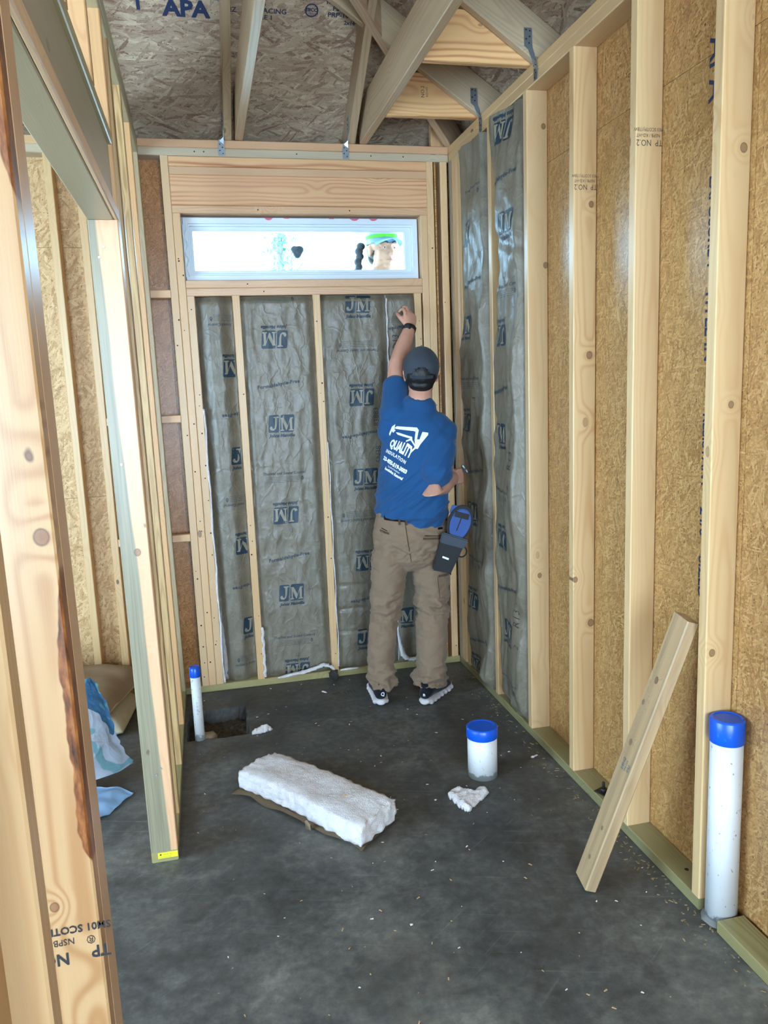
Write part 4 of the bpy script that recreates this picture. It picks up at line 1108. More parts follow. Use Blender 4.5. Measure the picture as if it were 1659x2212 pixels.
# the cut batt lying on the slab, wool side up
fb = empty('floor_batt', (-1.03, -1.37, 0), 0, 'cut length of white fibreglass batt lying wool side up on the dark floor', 'insulation')
def floor_batt():
    # corner points in plan: A far-left, B far-right(back), C near-right, D near-left
    A = Vector((-1.300, -1.105, 0)); B_ = Vector((-1.150, -0.985, 0)); C_ = Vector((-0.745, -1.490, 0)); D_ = Vector((-0.900, -1.640, 0))
    org = Vector((-1.03, -1.37, 0))
    nu, nv, nt = 76, 26, 8
    bm = bmesh.new()
    def P(u, v, t):
        base = (A * (1 - u) + D_ * u) * (1 - v) + (B_ * (1 - u) + C_ * u) * v
        # ragged ends
        ax = (D_ - A).normalized(); cr = (B_ - A).normalized()
        nn = Vector((u * 7, v * 3, t * 1.5))
        edge_u = max(0, 1 - min(u, 1 - u) * 14); edge_v = max(0, 1 - min(v, 1 - v) * 9)
        base += ax * (.016 * noise.noise(nn * 2.2) * edge_u) + cr * (.012 * noise.noise(nn * 3) * edge_v)
        base += cr * (.010 * math.sin(u * 5))
        th = .080 + .004 * noise.noise(Vector((u * 6, v * 3, 2))) - .012 * edge_u * abs(noise.noise(Vector((v * 6, u * 3, 1))))
        dome = 1 - .07 * (abs(v - .5) * 2) ** 6
        fz = .0018 * noise.noise(Vector((u * 60, v * 24, 3))) + .0024 * noise.noise(Vector((u * 130, v * 50, 7)))
        bulge = .010 * math.sin(math.pi * t)
        s = -1 if v < .5 else 1
        base += cr * (bulge * .6 * s * edge_v)
        z = .014 + t * (th * dome) + fz * t + .016 * (1 - abs(u - .55) * 2) ** 2 * (1 - t) * 0
        return base - org + Vector((0, 0, z))
    V = {}
    for i in range(nu + 1):
        for j in range(nv + 1):
            V[i, j, nt] = bm.verts.new(P(i / nu, j / nv, 1)); V[i, j, 0] = bm.verts.new(P(i / nu, j / nv, 0))
    for k in range(1, nt):
        for i in range(nu + 1):
            for j in range(nv + 1):
                if i in (0, nu) or j in (0, nv): 
                    p = P(i / nu, j / nv, k / nt)
                    q = Vector((p.x * 40, p.y * 40, k * 1.3)); p += Vector((noise.noise(q), noise.noise(q + Vector((9, 0, 0))), 0)) * .004
                    V[i, j, k] = bm.verts.new(p)
    for i in range(nu):
        for j in range(nv):
            bm.faces.new((V[i, j, nt], V[i + 1, j, nt], V[i + 1, j + 1, nt], V[i, j + 1, nt])); bm.faces.new((V[i, j, 0], V[i, j + 1, 0], V[i + 1, j + 1, 0], V[i + 1, j, 0]))
    for k in range(nt):
        for i in range(nu):
            for j in (0, nv): bm.faces.new((V[i, j, k], V[i + 1, j, k], V[i + 1, j, k + 1], V[i, j, k + 1]))
        for j in range(nv):
            for i in (0, nu): bm.faces.new((V[i, j, k], V[i, j + 1, k], V[i, j + 1, k + 1], V[i, j, k + 1]))
    bm_obj('glass_wool', bm, FIBER, fb, True)
    # kraft paper underneath, sticking out on the near side
    bm = bmesh.new(); rows = []
    cr = (B_ - A).normalized()
    for i in range(61):
        u = i / 60
        p0 = A * (1 - u) + D_ * u; p1 = B_ * (1 - u) + C_ * u
        out = .016 + .012 * noise.noise(Vector((u * 6, 0, 4))) + (.03 if .0 <= u < .12 else 0) * (1 - u / .12)
        lift = .010 + .007 * math.sin(u * 17) + .010 * noise.noise(Vector((u * 9, 3, 0)))
        gap = .5 if .60 < u < .625 else 1
        rows.append([bm.verts.new(p0 - cr * out * gap - org + Vector((0, 0, .003 + abs(lift) * .5))), bm.verts.new(p0 - cr * out * .4 * gap - org + Vector((0, 0, .004 + abs(lift)))),
                     bm.verts.new(p0 + cr * .01 - org + Vector((0, 0, .012))), bm.verts.new((p0 + p1) / 2 - org + Vector((0, 0, .008))), bm.verts.new(p1 + cr * .008 - org + Vector((0, 0, .006)))])
    for i in range(60):
        for q in range(4): bm.faces.new((rows[i][q], rows[i + 1][q], rows[i + 1][q + 1], rows[i][q + 1]))
    bmesh.ops.solidify(bm, geom=bm.faces[:], thickness=.0015)
    bm_obj('kraft_facing', bm, KRAFT_B, fb, True)
    # torn tab of the paper standing up on the near side
    bm = bmesh.new()
    q = A.lerp(D_, .63) - cr * .030 - org
    pts = [(-.014, 0, 0), (.012, 0, 0), (.016, .006, .030), (.004, .010, .045), (-.010, .008, .034)]
    ax = (D_ - A).normalized()
    bm.faces.new([bm.verts.new(q + ax * a - cr * bb + Vector((0, 0, c + .002))) for a, bb, c in pts])
    bmesh.ops.solidify(bm, geom=bm.faces[:], thickness=.0015)
    bm_obj('torn_flap', bm, KRAFT_B, fb)
KRAFT_B = mat_plain('brown_kraft_backing', lin(140, 118, 92), 0.7, 0.15, 18, 0.3)
floor_batt()
chip = mesh_obj('wood_chip', [(-.008, 0, 0), (.002, -.004, 0), (.010, .001, .001), (.001, .004, .003), (0, 0, -.002)], [(0, 1, 3), (1, 2, 3), (0, 4, 1), (1, 4, 2), (2, 4, 3), (3, 4, 0)], mat_plain('chip_wood', lin(206, 160, 100), .7))
chip.location = (-0.93, -1.44, .101)
tag(chip, 'small orange wood splinter lying on top of the white floor batt', 'wood chip')

blob_from('wool_scrap', [(-.524, -1.392), (-.500, -1.360), (-.462, -1.346), (-.440, -1.366), (-.415, -1.388), (-.392, -1.372), (-.362, -1.366), (-.352, -1.395), (-.362, -1.425), (-.395, -1.452), (-.425, -1.470), (-.470, -1.522), (-.492, -1.512), (-.506, -1.480), (-.512, -1.44)], .020, FIBER,
          'flat torn scrap of white wool in front of the short wide pipe', 'insulation scrap', 3.3)
blob_from('wool_scrap', [(-1.226, -.585), (-1.20, -.560), (-1.17, -.548), (-1.135, -.552), (-1.118, -.578), (-1.145, -.592), (-1.185, -.602), (-1.222, -.604)], .026, FIBER,
          'small white tuft of wool right of the floor hole and thin pipe', 'insulation scrap', 8.1, cellv=.005)
# strips of wool squeezed out along the bottom plate
def wool_strip(pts, label, seed, name='wool_strip'):
    bm = bmesh.new()
    P_ = [Vector(p[:3]) for p in pts]; R__ = [p[3] for p in pts]
    org = P_[0].copy()
    nseg = 6 * (len(P_) - 1); prev = None
    for k in range(nseg + 1):
        t = k / 6; i = min(int(t), len(P_) - 2); f = t - i
        p = P_[i].lerp(P_[i + 1], f); r = R__[i] * (1 - f) + R__[i + 1] * f
        d = (P_[i + 1] - P_[i]).normalized(); a = d.orthogonal().normalized(); b2 = d.cross(a)
        ringv = []
        for q in range(9):
            an = 2 * math.pi * q / 9
            rr = r * (1 + .5 * noise.noise(Vector((k * .7, q * 1.1, seed))))
            o = a * math.cos(an) * rr + b2 * math.sin(an) * rr; o.z *= .7
            ringv.append(bm.verts.new(p - org + o))
        if prev:
            for q in range(9): bm.faces.new((prev[q], prev[(q + 1) % 9], ringv[(q + 1) % 9], ringv[q]))
        else: bm.faces.new(list(reversed(ringv)))
        prev = ringv
    bm.faces.new(prev)
    o = bm_obj(name, bm, FIBER, None, True); o.location = org
    return tag(o, label, 'insulation scrap', 'slivers of white wool at the wall')
wool_strip([(-1.045, -.036, .048, .005), (-.985, -.034, .054, .013), (-.91, -.030, .060, .014), (-.84, -.024, .072, .013), (-.795, -.022, .086, .014), (-.758, -.030, .080, .013), (-.735, -.036, .056, .005)],
           'white strip of wool lying on the bottom plate under the wide middle batt', 2.0)
wool_strip([(-.372, -.035, .305, .002), (-.368, -.034, .23, .006), (-.360, -.034, .16, .010), (-.345, -.036, .098, .016), (-.32, -.040, .066, .018), (-.275, -.038, .064, .016), (-.23, -.038, .068, .008)],
           'hooked white wool sliver hanging above the bottom plate between the legs', 5.0)
wool_strip([(-.702, -.03, .048, .005), (-.66, -.030, .050, .009), (-.60, -.030, .048, .005)], 'tiny white wool wisp on the bottom plate right of the second thin stud', 7.0)
def edge_fluff(x, z0, z1, label, wid=.007, y=-.004, seed=1):
    pts = []
    n = 14
    for k in range(n + 1):
        z = z0 + (z1 - z0) * k / n
        pts.append((x + .003 * math.sin(k * 1.9 + seed), y, z, wid * (.55 + .45 * abs(math.sin(k * 1.1 + seed)))))
    return wool_strip(pts, label, seed, 'wool_edge')
edge_fluff(-1.327, .045, 1.5, 'white wool bulging out beside the triple stud left of the window', .006, -.004, 2)
edge_fluff(-1.108, .05, .33, 'white wool showing low beside the first thin stud', .009, -.006, 3)
edge_fluff(-0.702, .06, 1.3, 'white wool line along the right side of the second thin stud', .004, -.001, 4)
edge_fluff(-0.359, 1.55, 2.03, 'pale torn paper edge of the narrow strip left of the raised arm', .004, -.002, 6)
# ================================================================== PIPES
PVC = NB('white_pvc')
_tc = PVC.n('TexCoord').outputs['Object']
_n = PVC.noise(_tc, 9, 4, .6).outputs[0]
_sp = PVC.noise(PVC.v('MULTIPLY', _tc, (1, 1, .55)), 85, 3, .7).outputs[0]
_c = PVC.mix(_n, lin(206, 204, 202), lin(222, 220, 218))
_c = PVC.mix(PVC.mr(_sp, .655, .69), _c, lin(120, 122, 122))
_z = PVC.n('SeparateXYZ', {0: _tc}).outputs[2]
_w = PVC.m('ADD', _z, PVC.m('MULTIPLY', PVC.m('SUBTRACT', PVC.noise(_tc, 38, 3, .7).outputs[0], .5), .07))
_c = PVC.mix(PVC.mr(_w, .020, .028, 1, 0), _c, lin(142, 142, 138))
PVC.finish(_c, .38, _sp, .05, .001, 0, .5)
PVC = PVC.mat
CAPB = NB('blue_test_cap')
_tc = CAPB.n('TexCoord').outputs['Object']
_n = CAPB.noise(CAPB.v('MULTIPLY', _tc, (22, 60, 30)), 1.0, 3, .7).outputs[0]
_c = CAPB.mix(CAPB.mr(_n, .62, .74), lin(8, 82, 196), lin(70, 140, 200))
_c = CAPB.mix(CAPB.mr(CAPB.noise(_tc, 70, 2).outputs[0], .70, .76), _c, lin(40, 160, 210))
CAPB.finish(_c, .3, _n, .1, .001)
CAPB = CAPB.mat

def lathe(name, prof, mat, parent, seg=40, center=(0, 0)):
    bm = bmesh.new(); rings = []
    for (r, z) in prof:
        rings.append([bm.verts.new((center[0] + r * math.cos(2 * math.pi * i / seg), center[1] + r * math.sin(2 * math.pi * i / seg), z)) for i in range(seg)])
    for k in range(len(rings) - 1):
        for i in range(seg):
            bm.faces.new((rings[k][i], rings[k][(i + 1) % seg], rings[k + 1][(i + 1) % seg], rings[k + 1][i]))
    bm.faces.new(list(reversed(rings[0]))); bm.faces.new(rings[-1])
    o = bm_obj(name, bm, mat, parent, False)
    me = o.data
    me.polygons.foreach_set('use_smooth', [len(p.vertices) == 4 and abs(p.normal.z) < .5 for p in me.polygons])
    return o
def pipe(loc, r, h, capr, caph, label, tilt=(0, 0), lowz=0.0):
    root = empty('pvc_pipe', loc, 0, label, 'pipe', 'white pipes with blue caps')
    root.rotation_euler = (tilt[0], tilt[1], 0)
    lathe('tube', [(r, lowz), (r, h - .012)], PVC, root)
    lathe('cap', [(capr * .985, h - caph), (capr, h - caph + .002), (capr, h - .004), (capr - .003, h), (capr * .80, h + .001), (capr * .78, h - .002)], CAPB, root)
    return root
p1 = pipe((0.041, -2.272, 0), .0445, .628, .0475, .070, 'tall white pipe with a blue cap standing in the gap of the right-hand bottom plate', (0, 0))
flat_text('pipe_print', '- - -  • •  - - - -  • - - -  - - • -', .011, (0.041 + .0446 * math.cos(R_(-55)), -2.272 + .0446 * math.sin(R_(-55)), .30), (0, 0, 1), (math.sin(R_(-55)), -math.cos(R_(-55)), 0), INK_T, p1, off=.0003)
# collar of caulk at the foot
for rr, cx, cy in ((.0475, .041, -2.272),):
    bm = bmesh.new()
    prev = None; f = []; g = []
    for i in range(28):
        a = 2 * math.pi * i / 28; q = rr + .007 + .005 * noise.noise(Vector((math.cos(a) * 3, math.sin(a) * 3, 1)))
        f.append(bm.verts.new((cx + q * math.cos(a), cy + q * math.sin(a), .001))); g.append(bm.verts.new((cx + (rr - .004) * math.cos(a), cy + (rr - .004) * math.sin(a), .016)))
    for i in range(28): bm.faces.new((f[i], f[(i + 1) % 28], g[(i + 1) % 28], g[i]))
    o = bm_obj('caulk', bm, mat_plain('grey_caulk', lin(110, 108, 104), .8, .2), None, True)
    o.parent = p1; o.matrix_parent_inverse = parent_world(p1).inverted()
p2 = pipe((-0.328, -1.262, 0), .0600, .212, .0635, .045, 'short wide white pipe stub with a blue cap in the middle of the floor')
p3 = pipe((-1.457, -0.570, 0), .0225, .352, .0250, .046, 'thin white pipe with a blue cap rising out of the hole beside the partition', lowz=-.07)
flat_text('pipe_print', '||| • ||||| - ||| •• |||', .009, (-1.4585, -.5925, .16), (0, 0, 1), (-1, 0, 0), INK_T, p3, off=.0003)
# foam sleeve at the foot of the thin pipe
bm = bmesh.new(); bmesh.ops.create_uvsphere(bm, u_segments=20, v_segments=12, radius=1)
for v in bm.verts:
    n_ = noise.noise(v.co * 1.7); v.co = Vector((v.co.x * .050, v.co.y * .040, v.co.z * .034)) * (1 + .25 * n_)
o = bm_obj('foam_lump', bm, mat_plain('old_foam', lin(128, 108, 84), .9, .2, 40, .6), None, True); o.location = (-1.424, -.535, -.018)
tag(o, 'dirty tan foam lump around the foot of the thin pipe', 'foam')

# ================================================================== LEANING OFFCUT
lb = Vector((-.2620, -2.021, 0)); lt = Vector((.008, -2.118, .868))
ax = (lt - lb).normalized()
wd = Vector((-.269, -1.978, 0)) - Vector((-.277, -2.054, 0))
wd = (wd - ax * wd.dot(ax)).normalized()
Lb = (lt - lb).length
yy = wd; xx = yy.cross(ax)
# bottom corner resting on the slab
vs, fs = lumber_mesh(.038, .089, Lb, .003, 5, .0015)
b0 = lb
loff = board('leaning_offcut', b0, ax, .038, .089, Lb, wd, W_OLD, None, (1.0, .97, .92), e=.004)
zmin = min((loff.matrix_world @ v.co).z for v in loff.data.vertices)
loff.location.z -= zmin - .0008
tag(loff, 'loose dirty two-by-four offcut leaning against the right-hand studs', 'timber')
_mw = loff.matrix_world.copy()
for (y_, z_) in [(0.010, .66), (-.004, .40), (.012, .18)]:
    pass
STB = mat_plain('blue_mill_stamp', lin(70, 104, 118), .7)
side = 1 if (_mw.to_3x3() @ Vector((1, 0, 0))).dot(Vector((-1, -1, 0))) > 0 else -1
_l2 = Matrix.LocRotScale(loff.location, _mw.to_quaternion(), None)
def on_off(u, v): return Vector((side * (.019 + .0008), u, v))
print_mesh('mill_stamp', merge(*[([(p[0] + .0, p[1] + q) for p in text_polys(s, sz)[0]], text_polys(s, sz)[1]) for s, sz, q in (('SHN', .020, .018), ('KD-HT', .012, .0), ('SPF', .018, -.018))]), rot2(-.012, .42, -math.pi / 2), on_off, STB, loff, 0)

# ================================================================== ANCHOR BOLT on the right bottom plate
ab = empty('anchor_bolt', (0.034, -1.590, T), 0, 'rusty anchor bolt with square washer and nut on the right-hand bottom plate', 'bolt')
RUST = mat_plain('dark_steel', lin(52, 50, 48), .5, .2, 60, metallic=.6)
bm = bmesh.new(); bbox_bm(bm, -.025, .025, -.025, .025, 0.0, .004); bmesh.ops.bevel(bm, geom=bm.edges[:], offset=.001, segments=1, affect='EDGES'); bm_obj('washer', bm, RUST, ab).rotation_euler = (0, 0, .4)
lathe('nut', [(.012, .004), (.0125, .005), (.0125, .015), (.011, .016)], RUST, ab, 6); lathe('threaded_rod', [(.006, .004), (.006, .038), (.005, .040)], RUST, ab, 12)
for (x, y) in [(.050, -2.09), (.045, -2.60), (.03, -1.75)]:
    nail(WR, (x, y, T + .001), (0, 0, 1), .007, DARKM, name='nail_head')

# ================================================================== PILE OF BATTS AND PLASTIC SHEET BEHIND THE PARTITION
def pile_batt(cx, cy, z, w, l, th, rz, label, seed, kraft_top=True, bend=.0):
    root = empty('folded_batt', (cx, cy, z), rz, label, 'insulation', 'pile of batts behind the partition')
    bm = bmesh.new(); nu, nv = 34, 16
    t0 = {}; b0 = {}
    for i in range(nu + 1):
        for j in range(nv + 1):
            u, v = (i / nu - .5) * l, (j / nv - .5) * w
            e = (1 - (abs(2 * j / nv - 1)) ** 6) * (1 - (abs(2 * i / nu - 1)) ** 8)
            sag = bend * (u / l * 2) ** 2
            zt = th * (.35 + .65 * e) + .012 * noise.noise(Vector((u * 9, v * 9, seed))) - sag
            zb = th * .30 * (1 - e) - sag
            t0[i, j] = bm.verts.new((u, v, max(zt, .01))); b0[i, j] = bm.verts.new((u, v, max(zb, 0)))
    for i in range(nu):
        for j in range(nv):
            bm.faces.new((t0[i, j], t0[i + 1, j], t0[i + 1, j + 1], t0[i, j + 1])); bm.faces.new((b0[i, j], b0[i, j + 1], b0[i + 1, j + 1], b0[i + 1, j]))
    for i in range(nu):
        for j in (0, nv): bm.faces.new((t0[i, j], t0[i + 1, j], b0[i + 1, j], b0[i, j]))
    for j in range(nv):
        for i in (0, nu): bm.faces.new((t0[i, j], t0[i, j + 1], b0[i, j + 1], b0[i, j]))
    bm_obj('glass_wool', bm, mat_fib_tan, root, True)
    if kraft_top:
        bm = bmesh.new(); g = {}
        for i in range(nu + 1):
            for j in range(nv + 1):
                u, v = (i / nu - .5) * l * 1.01, (j / nv - .5) * w * 1.02
                e = (1 - (abs(2 * j / nv - 1)) ** 6) * (1 - (abs(2 * i / nu - 1)) ** 8)
                sag = bend * (u / l * 2) ** 2
                g[i, j] = bm.verts.new((u, v, max(.012, th * (.35 + .65 * e) + .012 * noise.noise(Vector((u * 9, v * 9, seed))) - sag) + .004 + .006 * abs(noise.noise(Vector((u * 20, v * 20, seed + 3))))))
        for i in range(nu):
            for j in range(nv): bm.faces.new((g[i, j], g[i + 1, j], g[i + 1, j + 1], g[i, j + 1]))
        bm_obj('kraft_facing', bm, KRAFT_B, root, True)
    return root
mat_fib_tan = mat_plain('yellowish_glass_wool', lin(206, 190, 158), .95, .12, 40, .8)
pile_batt(-1.93, -0.24, 0.002, .30, .42, .105, 1.45, 'bare folded batt at the bottom of the pile behind the partition', 1.2, False)
pile_batt(-1.98, -0.25, 0.125, .40, .52, .115, 1.30, 'kraft-faced batt on top of the pile behind the partition', 4.2, True)
pile_batt(-2.50, -0.40, 0.002, .40, .60, .20, 1.2, 'tall heap of kraft batts at the left end of the pile', 6.2, True)
pile_batt(-2.42, -0.28, 0.245, .36, .50, .10, 1.0, 'crumpled batt lying highest on the left of the pile', 9.2, True)

def plastic_mat():
    b = NB('blue_printed_plastic')
    tc = b.n('TexCoord').outputs['UV']
    ob = b.n('TexCoord').outputs['Object']
    w1 = b.noise(b.v('ADD', tc, (3.1, .2, 0)), 2.3, 2, .5, .8).outputs[0]
    band = b.n('SeparateXYZ', {0: b.n('VectorRotate', {'Vector': tc, 'Angle': R_(28)}, rotation_type='Z_AXIS').outputs[0]}).outputs[0]
    s = b.m('SINE', b.m('ADD', b.m('MULTIPLY', band, 6.5), b.m('MULTIPLY', w1, 5.0)))
    m1 = b.mr(s, .45, .5)
    c = b.mix(m1, lin(208, 220, 236), lin(82, 140, 186))
    s2 = b.m('SINE', b.m('ADD', b.m('MULTIPLY', band, 9.0), b.m('MULTIPLY', w1, 9.0)))
    c = b.mix(b.m('MULTIPLY', b.mr(s2, .8, .86), .8), c, lin(126, 190, 204))
    n = b.noise(ob, 8, 3, .5, .6).outputs[0]
    rid = b.mr(b.m('ABSOLUTE', b.m('SUBTRACT', n, .5)), 0, .12, 1, 0)
    return b.finish(c, .28, b.m('ADD', rid, n), .35, .008, 0, .5)
PLAST = plastic_mat()
def sheet3(name, ctrl, nu, nv, mat, label, cat, seed, amp=.012, thick=.002):
    """surface through a control grid of 3d points (rows x cols), crumpled"""
    R = len(ctrl); Cn = len(ctrl[0]); org = Vector(ctrl[-1][0])
    bm = bmesh.new(); uvl = bm.loops.layers.uv.new('UVMap'); G = {}; UVs = {}
    def cr(p0, p1, p2, p3, t):
        return .5 * ((2 * p1) + (p2 - p0) * t + (2 * p0 - 5 * p1 + 4 * p2 - p3) * t * t + (-p0 + 3 * p1 - 3 * p2 + p3) * t ** 3)
    def at(a, bq):
        i = min(int(a), R - 2); fa = a - i; j = min(int(bq), Cn - 2); fb_ = bq - j
        def row(r):
            r = min(max(r, 0), R - 1); q = [Vector(ctrl[r][min(max(k, 0), Cn - 1)]) for k in (j - 1, j, j + 1, j + 2)]
            return cr(*q, fb_)
        return cr(row(i - 1), row(i), row(i + 1), row(i + 2), fa)
    for i in range(nu + 1):
        for j in range(nv + 1):
            p = at(i / nu * (R - 1), j / nv * (Cn - 1))
            q = Vector((i / nu * 5, j / nv * 5, seed))
            p = p + Vector((noise.noise(q), noise.noise(q * 1.3 + Vector((5, 0, 0))), noise.noise(q * 1.1 + Vector((0, 7, 0))))) * amp + Vector((1, .3, .3)) * amp * .7 * (abs(noise.noise(q * 2.7)) - .3)
            p.z = max(p.z, .003)
            G[i, j] = bm.verts.new(p - org); UVs[G[i, j]] = (i / nu, j / nv)
    for i in range(nu):
        for j in range(nv):
            f = bm.faces.new((G[i, j], G[i + 1, j], G[i + 1, j + 1], G[i, j + 1]))
            for l in f.loops: l[uvl].uv = UVs[l.vert]
    bmesh.ops.solidify(bm, geom=bm.faces[:], thickness=thick)
    o = bm_obj(name, bm, mat, None, True); o.location = org
    return tag(o, label, cat)
# large crumpled bag: rows go down, columns to the right
sheet3('plastic_bag', [[(-2.25, -.95, .40), (-2.02, -.87, .47), (-1.90, -.80, .44), (-1.845, -.77, .40)],
                       [(-2.25, -.98, .30), (-2.02, -.93, .36), (-1.88, -.86, .33), (-1.81, -.79, .27)],
                       [(-2.25, -1.00, .16), (-2.02, -.98, .22), (-1.86, -.90, .19), (-1.775, -.80, .13)],
                       [(-2.25, -1.02, .02), (-2.02, -1.02, .05), (-1.86, -.93, .045), (-1.735, -.79, .030)]], 44, 40, PLAST,
       'crumpled white and blue printed plastic bag behind the near partition studs', 'plastic bag', 2.0, .016)
sheet3('plastic_scrap', [[(-2.1, -1.06, .05), (-1.92, -1.0, .05), (-1.80, -.995, .045), (-1.715, -1.015, .012)],
                         [(-2.1, -1.16, .03), (-1.93, -1.10, .035), (-1.83, -1.08, .03), (-1.765, -1.08, .008)],
                         [(-2.1, -1.30, .01), (-1.94, -1.24, .012), (-1.87, -1.19, .01), (-1.80, -1.15, .004)]], 30, 26,
       mat_plain('pale_blue_film', lin(158, 190, 220), .3, .06, 8, .3), 'flat corner of pale blue plastic sheet on the floor below the crumpled bag', 'plastic sheet', 5.0, .008)

# ================================================================== DEBRIS
rr_ = random.Random(11)
def debris(name, n, box, sizes, mat, keep=None):
    bm = bmesh.new(); k = 0
    while k < n:
        x, y = rr_.uniform(box[0], box[1]), rr_.uniform(box[2], box[3])
        if keep and not keep(x, y): continue
        s = rr_.uniform(*sizes); a = rr_.uniform(0, 6.28); l = s * rr_.uniform(1, 3.2)
        c, sn = math.cos(a), math.sin(a)
        pts = [(-l, -s), (l * .9, -s * .6), (l, s * .5), (-l * .8, s)]
        b_ = [bm.verts.new((x + c * p - sn * q, y + sn * p + c * q, .0004)) for p, q in pts]; t_ = [bm.verts.new((x + c * p * .8 - sn * q * .8, y + sn * p * .8 + c * q * .8, s * .7)) for p, q in pts]
        bm.faces.new(t_)
        for i in range(4): bm.faces.new((b_[i], b_[(i + 1) % 4], t_[(i + 1) % 4], t_[i]))
        k += 1
    o = bm_obj(name, bm, mat); return o
hole_ok = lambda x, y: not (-1.55 < x < -1.2 and -.62 < y < -.2) and not (-.40 < x < -.26 and -1.34 < y < -1.19)
d1 = debris('white_crumbs', 110, (-1.5, -.02, -3.6, -.05), (.0011, .0026), FIBER, hole_ok); tag(d1, 'scattered tiny white crumbs of wool all over the dark slab', 'debris', None, 'stuff')
d2 = debris('sawdust_chips', 170, (-1.5, -.02, -3.6, -.05), (.001, .0026), mat_plain('wood_chips', lin(176, 146, 104), .8), hole_ok); tag(d2, 'scattered brown wood chips all over the dark slab', 'debris', None, 'stuff')
d3 = debris('plate_edge_dust', 260, (-.075, -.006, -3.2, -.1), (.001, .0035), mat_plain('dust_chips', lin(128, 108, 80), .9), lambda x, y: True); tag(d3, 'line of dirt and chips along the foot of the right-hand plate', 'debris', None, 'stuff')
for (x, y, s_, a_, lab) in [(-.068, -1.185, .013, .4, 'larger white wool flake near the right plate level with the wide pipe'), (-.82, -.20, .013, 2.2, 'thin curled white wool flake on the floor left of the left shoe'), (-.57, -1.40, .006, 0, 'white crumb just left of the torn wool scrap'), (-.84, -2.05, .006, 0, 'lone white crumb near the middle of the bare floor')]:
    o = blob_from('wool_flake', [(x + s_ * math.cos(t) * (1.0 if s_ < .01 else 1.5) * math.cos(a_) - s_ * .5 * math.sin(t) * math.sin(a_), y + s_ * math.cos(t) * 1.2 * math.sin(a_) + s_ * .5 * math.sin(t) * math.cos(a_)) for t in [k * .628 for k in range(10)]], s_ * .5, FIBER, lab, 'insulation scrap', x * 10, cellv=.0025, rough=.001)
# dark knotted scrap at the foot of the back plate
bm = bmesh.new(); bmesh.ops.create_icosphere(bm, subdivisions=3, radius=.026)
for v in bm.verts: v.co *= 1 + .6 * noise.noise(v.co * 60); v.co.z *= .9
o = bm_obj('plate_anchor', bm, mat_plain('dark_rag', lin(52, 48, 42), .9, .3, 60, .6), None, True); o.location = (-.735, -.030, .028)
tag(o, 'small dark crumpled strap at the foot of the back wall plate', 'metal strap')
# dark marks on the slab
CONC_L = mat_plain('pencil', lin(52, 54, 54), .8)
flat_text('floor_mark', 'SIR', .035, (-.76, -.235, .0004), (1, .1, 0), (-.1, 1, 0), CONC_L, FLOOR, off=.0002)
flat_text('floor_mark', '(R)', .055, (-.69, -.235, .0004), (1, .1, 0), (-.1, 1, 0), CONC_L, FLOOR, off=.0002, thick=-.001)
flat_text('floor_mark', '8 x', .030, (-.60, -.17, .0004), (1, .1, 0), (-.1, 1, 0), CONC_L, FLOOR, off=.0002)
# ================================================================== PEOPLE
def V3(*a): return Vector(a)
def tube_bm(bm, pts, rad, ref=None, seg=16, cap=True):
    """tapered limb through pts; rad = (a, b) half axes per point, a along ref"""
    P_ = [Vector(p) for p in pts]
    R__ = [(r, r) if not isinstance(r, tuple) else r for r in rad]
    rings = []
    n = len(P_)
    def frame(d):
        rf = Vector(ref) if ref is not None else d.orthogonal()
        a = (rf - d * rf.dot(d))
        a = a.normalized() if a.length > 1e-4 else d.orthogonal().normalized()
        return a, d.cross(a)
    def ringv(p, d, ra, rb):
        a, b2 = frame(d)
        return [bm.verts.new(p + a * (ra * math.cos(2 * math.pi * q / seg)) + b2 * (rb * math.sin(2 * math.pi * q / seg))) for q in range(seg)]
    for i in range(n):
        d = (P_[min(i + 1, n - 1)] - P_[max(i - 1, 0)]).normalized()
        ra, rb = R__[i]
        if i == 0 and cap:
            m_ = min(ra, rb)
            rings.append(ringv(P_[0] - d * m_ * .85, d, ra * .5, rb * .5)); rings.append(ringv(P_[0] - d * m_ * .5, d, ra * .86, rb * .86))
        rings.append(ringv(P_[i], d, ra, rb))
        if i == n - 1 and cap:
            m_ = min(ra, rb)
            rings.append(ringv(P_[i] + d * m_ * .5, d, ra * .86, rb * .86)); rings.append(ringv(P_[i] + d * m_ * .85, d, ra * .5, rb * .5))
    for k in range(len(rings) - 1):
        for q in range(seg):
            bm.faces.new((rings[k][q], rings[k][(q + 1) % seg], rings[k + 1][(q + 1) % seg], rings[k + 1][q]))
    bm.faces.new(list(reversed(rings[0]))); bm.faces.new(rings[-1])
def ell_bm(bm, c, R3, F3, U3, r):
    M = Matrix(((R3.x * r[0], F3.x * r[1], U3.x * r[2], c.x), (R3.y * r[0], F3.y * r[1], U3.y * r[2], c.y), (R3.z * r[0], F3.z * r[1], U3.z * r[2], c.z), (0, 0, 0, 1)))
    bmesh.ops.create_icosphere(bm, subdivisions=3, radius=1, matrix=M)
